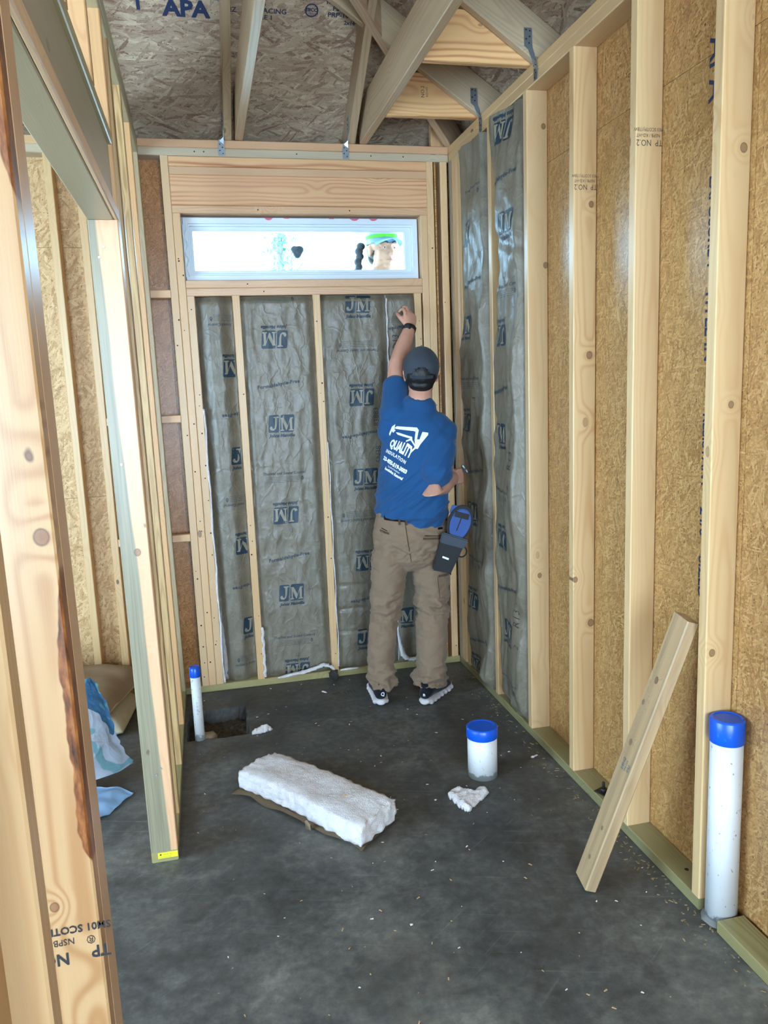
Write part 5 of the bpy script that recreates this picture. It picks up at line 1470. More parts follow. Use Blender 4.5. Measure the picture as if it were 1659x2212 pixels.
def grow(name, fill, voxel, smooth, mat, parent, org, disp=None, post=None):
    """fuse the pieces added by fill(bm) into one continuous skin"""
    bm = bmesh.new(); fill(bm)
    bmesh.ops.recalc_face_normals(bm, faces=bm.faces[:])
    for v in bm.verts: v.co -= org
    me = bpy.data.meshes.new('tmp'); bm.to_mesh(me); bm.free()
    ob = bpy.data.objects.new('tmp', me); COL.objects.link(ob)
    md = ob.modifiers.new('r', 'REMESH'); md.mode = 'VOXEL'; md.voxel_size = voxel
    if smooth:
        m2 = ob.modifiers.new('s', 'SMOOTH'); m2.factor = .5; m2.iterations = smooth
    dg = bpy.context.evaluated_depsgraph_get(); dg.update()
    new = bpy.data.meshes.new_from_object(ob.evaluated_get(dg))
    bpy.data.objects.remove(ob); bpy.data.meshes.remove(me)
    new.name = name
    if disp is not None:
        n = len(new.vertices)
        co = np.empty(n * 3, dtype=np.float32); new.vertices.foreach_get('co', co); co = co.reshape(-1, 3)
        nm = np.array([tuple(v.normal) for v in new.vertices], dtype=np.float32)
        for i in range(n):
            d = disp(co[i][0] + org.x, co[i][1] + org.y, co[i][2] + org.z)
            co[i] += nm[i] * d
        new.vertices.foreach_set('co', co.reshape(-1)); new.update()
    new.materials.clear(); new.materials.append(mat)
    new.polygons.foreach_set('use_smooth', [True] * len(new.polygons))
    o = bpy.data.objects.new(name, new); COL.objects.link(o)
    if parent is not None: o.parent = parent
    else: o.location = org
    return o

def hand_bm(bm, W, F, Nn, side, curl, thumb, s=1.0):
    """W wrist, F towards the knuckles, Nn out of the palm, side = +1/-1 thumb side; curl = bend per finger joint"""
    F = F.normalized(); Nn = (Nn - F * Nn.dot(F)).normalized(); S = F.cross(Nn) * side
    tube_bm(bm, [W - F * .02, W + F * .02 * s, W + F * .05 * s, W + F * .080 * s], [(.026 * s, .019 * s), (.034 * s, .0165 * s), (.040 * s, .0145 * s), (.040 * s, .0115 * s)], S)
    lens = (.070, .079, .073, .057); latr = (.030, .0105, -.0095, -.0285); fwd = (.078, .083, .079, .071)
    for i in range(4):
        p = W + F * fwd[i] * s + S * latr[i] * s - Nn * .002
        a = 0.0; pts = [p - F * .02, p]; rad = [.0095 * s, .0094 * s]
        spread = (i - 1.5) * -.05
        for k, fr in enumerate((.45, .31, .24)):
            a += curl[i][k]
            d = F * math.cos(a) + Nn * math.sin(a) + S * spread * -1 * math.cos(a) * -1
            p = p + d.normalized() * lens[i] * fr * s
            pts.append(p); rad.append((.0086, .0078, .0066)[k] * s)
        tube_bm(bm, pts, rad, S, 10)
    p = W + F * .018 * s + S * .022 * s + Nn * .006
    pts = [p]; rad = [.0150 * s]
    for k, (ln, rr) in enumerate(((.040, .0125), (.030, .0100), (.025, .0080))):
        d = (F * thumb[k][0] + S * thumb[k][1] + Nn * thumb[k][2]).normalized()
        p = p + d * ln * s; pts.append(p); rad.append(rr * s)
    tube_bm(bm, pts, rad, S, 10)

def head_bm(bm, c, R3, F3, U3, s=1.0):
    e = lambda r, f, u, rr: ell_bm(bm, c + R3 * r * s + F3 * f * s + U3 * u * s, R3, F3, U3, tuple(x * s for x in rr))
    e(0, -.012, .030, (.074, .094, .088)); e(0, .020, -.030, (.060, .070, .078)); e(0, .058, -.088, (.026, .026, .020))
    for q in (-1, 1):
        e(q * .034, .056, -.026, (.028, .028, .026)); e(q * .040, .020, -.066, (.020, .045, .026)); e(q * .075, -.008, -.004, (.009, .019, .031)); e(q * .083, -.016, .012, (.005, .012, .014))
        tube_bm(bm, [c + (R3 * q * .012 + F3 * .084 + U3 * .022) * s, c + (R3 * q * .030 + F3 * .080 + U3 * .027) * s, c + (R3 * q * .048 + F3 * .066 + U3 * .020) * s], [.008 * s, .0085 * s, .007 * s])
        e(q * .010, .098, -.034, (.008, .009, .007))
        # upper and lower lids
        tube_bm(bm, [c + (R3 * q * .018 + F3 * .079 + U3 * .006) * s, c + (R3 * q * .031 + F3 * .083 + U3 * .012) * s, c + (R3 * q * .046 + F3 * .072 + U3 * .006) * s], [.003 * s, .0036 * s, .003 * s], None, 8)
        tube_bm(bm, [c + (R3 * q * .018 + F3 * .079 + U3 * .001) * s, c + (R3 * q * .031 + F3 * .081 - U3 * .004) * s, c + (R3 * q * .046 + F3 * .072 + U3 * .001) * s], [.003 * s, .0034 * s, .003 * s], None, 8)
    tube_bm(bm, [c + (F3 * .078 + U3 * .020) * s, c + (F3 * .094 - U3 * .008) * s, c + (F3 * .108 - U3 * .030) * s], [.009 * s, .009 * s, .0115 * s])
    tube_bm(bm, [c + (R3 * -.022 + F3 * .074 - U3 * .058) * s, c + (F3 * .090 - U3 * .055) * s, c + (R3 * .022 + F3 * .074 - U3 * .058) * s], [.005 * s, .0085 * s, .005 * s])
    tube_bm(bm, [c + (R3 * -.018 + F3 * .074 - U3 * .066) * s, c + (F3 * .087 - U3 * .067) * s, c + (R3 * .018 + F3 * .074 - U3 * .066) * s], [.005 * s, .0085 * s, .005 * s])

def mat_skin(name, c1, c2):
    b = NB(name); tc = b.n('TexCoord').outputs['Object']
    n = b.noise(tc, 18, 3).outputs[0]; n2 = b.noise(tc, 350, 2).outputs[0]
    return b.finish(b.mix(n, c1, c2), .5, n2, .12, .001, 0, .4, **{'Subsurface Weight': .12, 'Subsurface Radius': (.01, .004, .002), 'Subsurface Scale': 1.0})
SKIN = mat_skin('skin_fair', lin(196, 140, 118), lin(222, 168, 144))
SKIN2 = mat_skin('skin_tan', lin(164, 112, 84), lin(188, 134, 104))
def mat_cloth(name, c, weave=900, rough=.85, var=.06, bstr=.25):
    b = NB(name); tc = b.n('TexCoord').outputs['Object']
    n = b.noise(tc, 6, 3).outputs[0]; w = b.noise(tc, weave, 2).outputs[0]
    lo = tuple(x * (1 - var * 2) for x in c[:3]) + (1,); hi = tuple(min(1, x * (1 + var * 2)) for x in c[:3]) + (1,)
    col = b.mix(b.m('ADD', b.m('MULTIPLY', n, .6), b.m('MULTIPLY', w, .4)), lo, hi)
    return b.finish(col, rough, w, bstr, .001, 0, .2, **{'Sheen Weight': .15})
SHIRT = mat_cloth('blue_tshirt', lin(32, 78, 126))
TROUS = mat_cloth('khaki_cotton', lin(132, 110, 90))
HAIR = mat_plain('black_hair', lin(18, 16, 18), .5, .4, 120, .5)
CAPM = mat_cloth('slate_cap', lin(92, 100, 112), 1400, .8)
CAPF = mat_cloth('teal_camo_cap_front', lin(112, 146, 150), 60, .8, .25)
BLACK = mat_plain('black_nylon', lin(11, 12, 17), .7, .1, 90, .2)
RUBBER = mat_plain('white_shoe_sole', lin(214, 206, 208), .6, .06, 40)
SHOEB = mat_cloth('black_shoe_knit', lin(18, 20, 30), 1200, .8)
WHITE = mat_plain('white_print', lin(232, 238, 244), .6, .03)
BLUEP = mat_plain('blue_pouch_fabric', lin(10, 62, 130), .55, .12, 60, .3)
LEATH = mat_plain('brown_belt', lin(72, 40, 34), .5, .15, 60)

WO = Vector((-.42, -.42, 0))
hd_yaw, hd_tilt = R_(15), R_(10)
hF = Vector((math.sin(hd_yaw) * math.cos(hd_tilt), math.cos(hd_yaw) * math.cos(hd_tilt), math.sin(hd_tilt)))
hR = Vector((math.cos(hd_yaw), -math.sin(hd_yaw), 0)); hU = hR.cross(hF)
roll = R_(3); hR, hU = hR * math.cos(roll) + hU * -math.sin(roll), hU * math.cos(roll) + hR * math.sin(roll)
HC = V3(-.302, -.425, 1.628)
ty = R_(34)
tL = Vector((math.cos(ty), -math.sin(ty), 0)); tFw = Vector((math.sin(ty), math.cos(ty), 0))
shL = V3(-.440, -.400, 1.452); elL = V3(-.376, -.262, 1.685); wrL = V3(-.268, -.128, 1.872)
shR = V3(-.214, -.470, 1.360); elR = V3(-.315, -.602, 1.078); wrR = V3(-.150, -.415, 1.116)
fL = V3(.012, .045, .078).normalized(); nL = V3(-.35, .8, -.42)
fR = V3(.060, .050, .004).normalized(); nR = V3(-.55, .80, -.10)
def fill_body(bm):
    head_bm(bm, HC, hR, hF, hU)
    tube_bm(bm, [HC - hU * .07 - hF * .02, V3(-.318, -.448, 1.51), V3(-.330, -.440, 1.43)], [(.055, .058), (.057, .060), (.068, .066)], hR)
    tube_bm(bm, [V3(-.375, -.42, .95), V3(-.362, -.425, 1.12), V3(-.346, -.430, 1.28), V3(-.338, -.430, 1.39), V3(-.335, -.432, 1.44)], [(.140, .09), (.135, .09), (.150, .10), (.140, .09), (.10, .07)], tL, 24)
    tube_bm(bm, [V3(-.338, -.43, 1.40), shL, elL, elL.lerp(wrL, .45), wrL], [.06, .052, .044, .042, (.028, .023)], V3(1, 0, 0))
    tube_bm(bm, [V3(-.33, -.44, 1.37), shR, shR.lerp(elR, .5), elR, elR.lerp(wrR, .45), wrR], [.06, .058, .053, .050, .046, (.031, .027)], V3(0, 0, 1))
    cp = (.25, .55, .45)
    hand_bm(bm, wrL, fL, nL, 1, [(.45, .75, .4), (.25, .5, .4), (.5, .8, .5), (.7, .9, .5)], [(.75, .55, .25), (.8, .15, .5), (.8, -.1, .6)])
    hand_bm(bm, wrR, fR, nR, 1, [(1.1, 1.3, .9), (1.15, 1.35, .9), (1.2, 1.35, .9), (1.25, 1.3, .9)], [(.6, .5, .6), (.7, .1, .8), (.6, -.3, .8)])
    tube_bm(bm, [V3(-.375, -.42, .98), V3(-.38, -.42, .86)], [(.13, .09), (.15, .10)], V3(1, 0, 0))
    tube_bm(bm, [V3(-.465, -.42, .82), V3(-.505, -.41, .52), V3(-.548, -.42, .28), V3(-.562, -.425, .07)], [.080, .056, .050, .030])
    tube_bm(bm, [V3(-.295, -.425, .82), V3(-.290, -.44, .52), V3(-.304, -.47, .28), V3(-.318, -.475, .07)], [.080, .056, .050, .030])
worker = grow('person', fill_body, .0042, 2, SKIN, None, WO)
tag(worker, 'man in a blue printed t-shirt, khaki trousers and grey cap reaching up to the insulation', 'person')

def folds(x, y, z, seed, k=(7, 7, 26), amp=.006):
    q = Vector((x * k[0], y * k[1], z * k[2] + seed))
    a = noise.noise(q + Vector((noise.noise(q * .4), 0, 0)) * 1.5)
    b_ = noise.noise(q * 1.7 + Vector((4, 2, 9)))
    return amp * (1.6 * a + (.45 - 3.0 * abs(b_)))
def shirt_disp(x, y, z):
    # diagonal tension folds from the raised arm to the right hip, denser near the hem
    d1 = (x * .75 + z * .65); d2 = (-x * .65 + z * .75)
    q = Vector((d1 * 4 + y * 3, d2 * 22, 1.7))
    a = noise.noise(q); bb = noise.noise(Vector((d1 * 7, d2 * 40 + y * 6, 4.2)))
    w = sstep(1.32, 1.0, z) * (.25 + .75 * sstep(.955, 1.01, z))
    return (.0125 * (1 - 2.6 * abs(a)) + .005 * (1 - 2.4 * abs(bb))) * (.22 + .95 * w) + .001
def fill_shirt(bm):
    tube_bm(bm, [V3(-.372, -.425, .972), V3(-.368, -.425, 1.04), V3(-.357, -.425, 1.15), V3(-.345, -.430, 1.27), V3(-.338, -.436, 1.36), V3(-.334, -.440, 1.415), V3(-.326, -.446, 1.462)],
            [(.180, .130), (.170, .122), (.166, .118), (.170, .120), (.164, .114), (.142, .100), (.090, .078)], tL, 32)
    tube_bm(bm, [V3(-.30, -.45, 1.43), shR + V3(-.03, .004, -.004)], [.062, .068])
    tube_bm(bm, [V3(-.262, -.478, 1.375), shR + V3(-.008, 0, -.008)], [.078, .073])
    tube_bm(bm, [V3(-.24, -.49, 1.30), shR + V3(-.004, 0, -.02)], [.075, .072])
    tube_bm(bm, [V3(-.345, -.44, 1.43), shL + V3(.02, 0, -.01)], [.066, .068])
    tube_bm(bm, [V3(-.33, -.445, 1.44), V3(-.322, -.448, 1.482)], [.088, .0705], V3(1, 0, 0), 24, False)
    tube_bm(bm, [V3(-.372, -.425, .950), V3(-.372, -.425, .99)], [(.183, .136), (.180, .132)], tL, 32, False)
    tube_bm(bm, [V3(-.345, -.43, 1.38), shL + V3(.005, -.005, -.005), shL.lerp(elL, .52)], [.085, .076, .060], V3(1, 0, 0), 20)
    tube_bm(bm, [V3(-.46, -.40, 1.36), V3(-.44, -.39, 1.44)], [.06, .055])
    tube_bm(bm, [V3(-.33, -.44, 1.375), V3(-.27, -.45, 1.375), shR + V3(-.006, .004, -.012), shR.lerp(elR, .25), shR.lerp(elR, .5), shR.lerp(elR, .66)], [.070, .072, .072, .074, .072, .071], V3(0, 0, 1), 20)
    ell_bm(bm, shR + V3(-.004, .004, -.008), V3(1, 0, 0), V3(0, 1, 0), V3(0, 0, 1), (.072, .075, .070))
    ell_bm(bm, shL + V3(.004, .004, -.01), V3(1, 0, 0), V3(0, 1, 0), V3(0, 0, 1), (.070, .072, .072))
    tube_bm(bm, [shR.lerp(elR, .58), shR.lerp(elR, .70)], [.071, .072], V3(0, 0, 1), 20, False)
    tube_bm(bm, [shL.lerp(elL, .48), shL.lerp(elL, .60)], [.062, .061], V3(0, 0, 1), 20, False)
shirt = grow('tshirt', fill_shirt, .006, 5, SHIRT, worker, WO, shirt_disp)
# ribbed collar
def ring_tube(name, pts, r, mat, parent, org, seg=8, flat=1.0):
    bm = bmesh.new(); n = len(pts); rings = []
    for i in range(n):
        p = Vector(pts[i]) - org; d = (Vector(pts[(i + 1) % n]) - Vector(pts[i - 1])).normalized()
        a = V3(0, 0, 1) - d * d.z; a.normalize(); b2 = d.cross(a)
        rings.append([bm.verts.new(p + a * (r * math.cos(2 * math.pi * q / seg)) + b2 * (r * flat * math.sin(2 * math.pi * q / seg))) for q in range(seg)])
    for i in range(n):
        for q in range(seg): bm.faces.new((rings[i][q], rings[i][(q + 1) % seg], rings[(i + 1) % n][(q + 1) % seg], rings[(i + 1) % n][q]))
    return bm_obj(name, bm, mat, parent, True)
ring_tube('collar', [V3(-.321, -.449, 1.490) + tL * (.0665 * math.cos(a)) + tFw * (.066 * math.sin(a)) + V3(0, 0, -.012 * math.cos(a) - .010 * math.sin(a)) for a in [2 * math.pi * k / 30 for k in range(30)]], .0105, SHIRT, shirt, WO, 8, .5)

def tr_disp(x, y, z):
    w = .30 + .9 * math.exp(-((z - .50) / .09) ** 2) + 1.5 * math.exp(-((z - .12) / .07) ** 2) + .6 * math.exp(-((z - .78) / .06) ** 2)
    return (folds(x, y, z + x * .35, 3.1, (8, 8, 17), .0085) + folds(x, y, z - x * .5, 8.1, (12, 12, 38), .0035)) * w + .001
def fill_tr(bm):
    tube_bm(bm, [V3(-.375, -.42, .972), V3(-.376, -.42, .92), V3(-.378, -.425, .85), V3(-.378, -.425, .79)], [(.166, .120), (.178, .128), (.192, .138), (.188, .130)], V3(.97, -.25, 0), 30)
    tube_bm(bm, [V3(-.468, -.42, .81), V3(-.490, -.415, .70), V3(-.511, -.41, .54), V3(-.533, -.415, .40), V3(-.550, -.42, .28), V3(-.555, -.42, .17), V3(-.556, -.422, .088)], [.100, .092, .079, .072, .069, .068, .070], None, 20, False)
    tube_bm(bm, [V3(-.292, -.43, .81), V3(-.288, -.43, .70), V3(-.286, -.44, .54), V3(-.294, -.455, .40), V3(-.301, -.468, .28), V3(-.312, -.472, .17), V3(-.318, -.472, .085)], [.106, .099, .087, .081, .079, .077, .080], None, 20, False)
tr = grow('trousers', fill_tr, .006, 3, TROUS, worker, WO, tr_disp)
_dg = bpy.context.evaluated_depsgraph_get(); _dg.update()
def bvh_of(o):
    me = o.data
    return BVHTree.FromPolygons([tuple(v.co) for v in me.vertices], [tuple(p.vertices) for p in me.polygons])
bS, bT = bvh_of(shirt), bvh_of(tr)
def wrap(bvh, P0, R3, U3, dirv, off):
    R3 = R3.normalized(); U3 = U3.normalized(); dirv = dirv.normalized()
    def f(u, v):
        o = P0 + R3 * u + U3 * v - dirv * .6
        h = bvh.ray_cast(o, dirv, 1.2)
        if h[0] is None:
            h2 = bvh.find_nearest(P0 + R3 * u + U3 * v)
            return h2[0] + h2[1] * off
        return h[0] - dirv * off
    return f
# print on the back of the shirt
sl = R_(-27)
pR = tL * math.cos(sl) + V3(0, 0, 1) * math.sin(sl); pU = V3(0, 0, 1) * math.cos(sl) - tL * math.sin(sl)
PC = V3(-.462, -.55, 1.288) - WO
wm = lambda dv, du=0.0: wrap(bS, PC + pU * dv + pR * du, pR, pU, tFw, .0022)
def sprint(s, size, du, dv, thick=.0006, ws=1.0, shear=0.0, mod=None, sp=1.0):
    pol = text_polys(s, size, sp, shear, thick, ws)
    if mod: pol = ([mod(p) for p in pol[0]], pol[1])
    pol = ([(p[0] * .82, p[1]) for p in pol[0]], pol[1])
    print_mesh('shirt_print', pol, lambda p: p, wm(dv, du), WHITE, shirt, .012)
_qm = lambda p: (p[0], (p[1] + .014) * (1.15 + .75 * max(0, min(1, (p[0] + .09) / .12)) - .35 * max(0, (p[0] - .03) / .06)) - .020)
sprint('QUALITY', .040, .0, -.002, .0022, .92, 0, _qm)
sprint('INSULATION', .0225, -.008, -.050, .0010, .95, 0, lambda p: (p[0], p[1] - .06 * (p[0] ** 2) * 12 + .004), 1.25)
sprint('23-850-519-3003', .0255, .005, -.088, .0016, 1.0)
sprint('Certified Insulation', .0115, .010, -.108, .0001, 1.0)
sprint('Insulation Removal', .0185, .018, -.126, .0010, .95)
roof = merge(shape([(-.105, .050), (-.092, .066), (.040, .108), (.060, .100), (.076, .055), (.092, .060), (.086, .100), (.122, .108), (.128, .098), (.112, .040), (.110, .014), (.086, .006), (.078, .030), (.064, .046), (.046, .086), (.034, .086), (-.088, .052)]),
             shape([(-.080, .036), (-.060, .042), (.040, .056), (.052, .040), (.045, .036), (.034, .044), (-.060, .030)]),
             shape([(-.128, .050), (-.112, .070), (-.100, .046), (-.088, .044), (-.098, .026), (-.112, .030), (-.114, .002), (-.124, .010)]),
             shape([(.012, .024), (.038, .048), (.098, .018), (.096, .012), (.040, .036), (.016, .018)]))
roof = (roof[0], roof[1])
def tri_shape(sh):
    vs, fs = sh; out = []
    for f in fs:
        out.append(tri_fill([vs[i] for i in f]))
    return merge(*out)
print_mesh('shirt_print', tri_shape(roof), lambda p: (p[0] * .70, p[1] * .92), wm(.022, .0), WHITE, shirt, .012)

# trousers details
def strip_on(name, bvh, P0, P1, wdt, thick, mat, parent, dirv, n=14, upv=(0, 0, 1), off=.001):
    bm = bmesh.new(); prev = None
    P0 = Vector(P0) - WO; P1 = Vector(P1) - WO; upv = Vector(upv)
    for k in range(n + 1):
        p = P0.lerp(P1, k / n); r = []
        for q in (-.5, .5):
            o = p + upv * wdt * q - dirv * .5
            h = bvh.ray_cast(o, dirv, 1.0)
            b0_ = h[0] if h[0] is not None else p + upv * wdt * q
            r.append(bm.verts.new(b0_ - dirv * (off + thick)))
        if prev: bm.faces.new((prev[0], prev[1], r[1], r[0]))
        prev = r
    bmesh.ops.solidify(bm, geom=bm.faces[:], thickness=thick)
    return bm_obj(name, bm, mat, parent, True)
cd = V3(.27, .96, 0).normalized()
DSEAM = mat_plain('dark_seam', lin(84, 68, 54), .9)
strip_on('belt', bT, (-.53, -.5, .958), (-.215, -.5, .936), .026, .004, LEATH, tr, cd, 24)
for (a, bq) in [((-.330, -.5, .868), (-.238, -.5, .858)), ((-.545, -.5, .905), (-.515, -.5, .893))]:
    strip_on('pocket_slit', bT, a, bq, .004, .001, DSEAM, tr, cd)
    strip_on('pocket_welt', bT, (a[0] - .008, a[1], a[2] - .012), (bq[0] + .008, bq[1], bq[2] - .012), .010, .0025, TROUS, tr, cd)
strip_on('centre_seam', bT, (-.425, -.5, .94), (-.400, -.5, .74), .003, .0006, DSEAM, tr, cd, 14, (1, 0, 0))
strip_on('brand_tab', bT, (-.262, -.5, .895), (-.238, -.5, .894), .010, .002, BLACK, tr, cd)
strip_on('side_pocket', bT, (-.265, -.5, .655), (-.200, -.5, .655), .012, .003, TROUS, tr, cd)
strip_on('side_pocket_seam', bT, (-.270, -.5, .655), (-.262, -.5, .540), .002, .0008, DSEAM, tr, cd, 10, (1, 0, 0))
for (x, z) in ((-.452, .947), (-.418, .944), (-.262, .940)):
    strip_on('belt_loop', bT, (x, -.5, z + .018), (x, -.5, z - .022), .010, .005, TROUS, tr, cd, 6, (1, 0, 0))

# shoes: dark knit upper on a thick white sole made of pods
def shoe(heel, ang, lift=0.0):
    F = Vector((math.sin(ang), math.cos(ang), 0)); S = Vector((math.cos(ang), -math.sin(ang), 0)); U = V3(0, 0, 1)
    hp = Vector(heel)
    secs = [(0, .030, .030), (.03, .037, .034), (.08, .037, .036), (.14, .041, .034), (.20, .048, .032), (.24, .044, .030), (.268, .030, .026), (.280, .014, .020)]
    def fill_sole(bm):
        for i in range(len(secs) - 1):
            pass
        tube_bm(bm, [hp + F * d + U * .020 for d, w, h in secs], [(w, .015) for d, w, h in secs], S, 20)
        for k in range(7):
            d = .022 + k * .036; w = np.interp(d, [s_[0] for s_ in secs], [s_[1] for s_ in secs])
            for q in (-1, 1):
                ell_bm(bm, hp + F * d + S * q * (w - .008) + U * .0135, S, F, U, (.014, .016, .0135))
        tube_bm(bm, [hp + F * -.004 + U * .018, hp + F * .02 + U * .016], [(.024, .016), (.032, .016)], S)
    ups = [(.004, .030, .022, .052), (.03, .036, .040, .066), (.07, .036, .042, .066), (.12, .038, .036, .052), (.18, .044, .026, .040), (.235, .041, .020, .034), (.262, .028, .014, .030)]
    def fill_up(bm):
        tube_bm(bm, [hp + F * d + U * zc for d, w, h, zc in ups], [(w, h) for d, w, h, zc in ups], S, 20)
        tube_bm(bm, [hp + F * .030 + U * .06, hp + F * .034 + U * .110], [(.034, .040), (.030, .038)], S, 18, False)
        tube_bm(bm, [hp + F * .002 + U * .07, hp + F * -.004 + U * .115], [(.018, .010), (.014, .007)], S, 12)
    so = grow('shoe', fill_up, .005, 2, SHOEB, worker, WO)
    s2 = grow('sole', fill_sole, .004, 1, RUBBER, so, WO)
    so['label'] = 'black knitted trainer with a thick white sole'
    return so, F, S
sh1, F1, S1 = shoe((-.570, -.455, 0), R_(6))
sh2, F2, S2 = shoe((-.362, -.520, 0), R_(42))
def shoe_logo(sh, P, txt):
    b_ = bvh_of(sh)
    print_mesh('shoe_mark', text_polys(txt, .022, 1, 0, .0008), lambda p: p, wrap(b_, Vector(P) - WO, V3(.96, -.27, 0), V3(0, 0, 1), cd, .0015), WHITE, sh, .01)
shoe_logo(sh1, (-.572, -.5, .062), 'Q'); shoe_logo(sh2, (-.372, -.55, .060), 'n')

# cap with strap opening and hair under it
def cap_obj(HC, hR, hF, hU, matb, matf, parent, org, name='cap', rr=(.0850, .104, .098), opening=True, brim=True, stripe=None, lift=0.0):
    bm = bmesh.new(); nu, nv = 56, 30
    G = {}
    C0 = HC + hU * (.034 + lift) - hF * .010
    def pt(i, j, k=1.0):
        th = 2 * math.pi * i / nu; ph = (math.pi * .5) * (j / nv) * 1.23   # from the crown down
        x = math.sin(ph) * math.cos(th) * rr[0]; y = math.sin(ph) * math.sin(th) * rr[1]; z = math.cos(ph) * rr[2]
        if ph > math.pi / 2:
            z *= 1.0; x = math.cos(th) * rr[0] * (1 - .25 * (ph - math.pi / 2)); y = math.sin(th) * rr[1] * (1 - .25 * (ph - math.pi / 2)); z = -(ph - math.pi / 2) * rr[2] * 1.35
        seam = .0012 * abs(math.sin(th * 3)) ** .3
        return C0 + (hR * x + hF * y) * (k + seam * 4) + hU * z
    for i in range(nu):
        for j in range(1, nv + 1):
            G[i, j] = bm.verts.new(pt(i, j) - org)
    top = bm.verts.new(pt(0, 0) - org)
    for i in range(nu):
        f = bm.faces.new((top, G[i, 1], G[(i + 1) % nu, 1]))
        for j in range(1, nv):
            th = 2 * math.pi * (i + .5) / nu; back = abs(((th - 1.5 * math.pi + math.pi) % (2 * math.pi)) - math.pi)   # 0 at the back
            if opening and j >= 22 and (back / .50) ** 2 + ((nv - 1 - j) / 7.6) ** 2 < 1: continue
            f = bm.faces.new((G[i, j], G[i, j + 1], G[(i + 1) % nu, j + 1], G[(i + 1) % nu, j]))
            if math.sin(th) > .25: f.material_index = 1
    bmesh.ops.solidify(bm, geom=bm.faces[:], thickness=.002)
    cp = bm_obj(name, bm, (matb, matf), parent, True)
    # strap across the opening
    if opening:
        bm = bmesh.new(); prev = None
        for k in range(17):
            th = 1.5 * math.pi + (k / 16 - .5) * 1.35
            r = []
            for zz in (-.021, -.036):
                x = math.cos(th) * (rr[0] + .001); y = math.sin(th) * (rr[1] + .001)
                r.append(bm.verts.new(C0 + hR * x + hF * y + hU * zz * 1.0 - org))
            if prev: bm.faces.new((prev[0], prev[1], r[1], r[0]))
            prev = r
        bmesh.ops.solidify(bm, geom=bm.faces[:], thickness=.0035)
        bm_obj('strap', bm, matb, cp, True)
    bm = bmesh.new(); bmesh.ops.create_uvsphere(bm, u_segments=12, v_segments=8, radius=.007)
    for v in bm.verts: v.co = C0 + hU * (rr[2] + .001 + v.co.z * .6) + hR * v.co.x + hF * v.co.y - org
    bm_obj('top_button', bm, matb, cp, True)
    if brim:
        bm = bmesh.new(); g = {}
        for i in range(19):
            a = math.pi / 2 + (i / 18 - .5) * 2.1
            for j in range(8):
                e = j / 7 * .070 * (math.cos((i / 18 - .5) * math.pi * .92) ** .6)
                x = math.cos(a) * (rr[0] - .002) + math.cos(a) * e * .25; y = math.sin(a) * (rr[1] - .004) + e
                z = -.028 - .012 * (j / 7) - .16 * abs(math.cos(a)) ** 2 * .10 * (1 + j / 7)
                g[i, j] = bm.verts.new(C0 + hR * x + hF * y + hU * z - org)
        for i in range(18):
            for j in range(7): bm.faces.new((g[i, j], g[i + 1, j], g[i + 1, j + 1], g[i, j + 1]))
        bmesh.ops.solidify(bm, geom=bm.faces[:], thickness=.003)
        bm_obj('brim', bm, matf, cp, True)
    if stripe is not None:
        bm = bmesh.new(); prev = None
        for k in range(25):
            th = math.pi / 2 + (k / 24 - .5) * 3.6; r = []
            for zz in (-.002, -.020):
                r.append(bm.verts.new(C0 + hR * math.cos(th) * (rr[0] + .0015) + hF * math.sin(th) * (rr[1] + .0015) + hU * zz - org))
            if prev: bm.faces.new((prev[0], prev[1], r[1], r[0]))
            prev = r
        bmesh.ops.solidify(bm, geom=bm.faces[:], thickness=.002)
        bm_obj('stripe', bm, stripe, cp, True)
    return cp
cap_obj(HC, hR, hF, hU, CAPM, CAPF, worker, WO, rr=(.0865, .106, .100))
def fill_hair(bm):
    e = lambda r, f, u, q: ell_bm(bm, HC + hR * r + hF * f + hU * u, hR, hF, hU, q)
    e(0, -.024, .012, (.0785, .093, .085)); e(0, -.058, -.036, (.060, .050, .036)); e(0, -.055, .0, (.070, .058, .05))
grow('hair', fill_hair, .004, 1, HAIR, worker, WO, lambda x, y, z: .0012 * noise.noise(Vector((x * 200, y * 200, z * 60))))

# wrist watch on the raised arm
wd_ = (wrL - elL).normalized(); wp = wrL - wd_ * .012
bm = bmesh.new()
a_ = V3(1, 0, 0) - wd_ * wd_.x; a_.normalize(); b_ = wd_.cross(a_)
for s_, (r1, w_) in enumerate(((.033, .011),)):
    rings = []
    for (dz, rr2) in ((-w_, r1 - .002), (-w_, r1 + .001), (w_, r1), (w_, r1 - .003)):
        rings.append([bm.verts.new(wp + wd_ * dz + a_ * (rr2 * math.cos(2 * math.pi * q / 24)) + b_ * (rr2 * .86 * math.sin(2 * math.pi * q / 24)) - WO) for q in range(24)])
    for k in range(4):
        for q in range(24): bm.faces.new((rings[k][q], rings[k][(q + 1) % 24], rings[(k + 1) % 4][(q + 1) % 24], rings[(k + 1) % 4][q]))
wt = bm_obj('wristwatch', bm, BLACK, worker, True)
bm = bmesh.new(); bmesh.ops.create_cone(bm, cap_ends=True, segments=24, radius1=.019, radius2=.017, depth=.010, matrix=Matrix.LocRotScale(wp - cd * .028 - a_ * .012 - WO, (-cd - a_ * .45).to_track_quat('Z', 'Y'), None))
bm_obj('watch_case', bm, BLACK, wt)

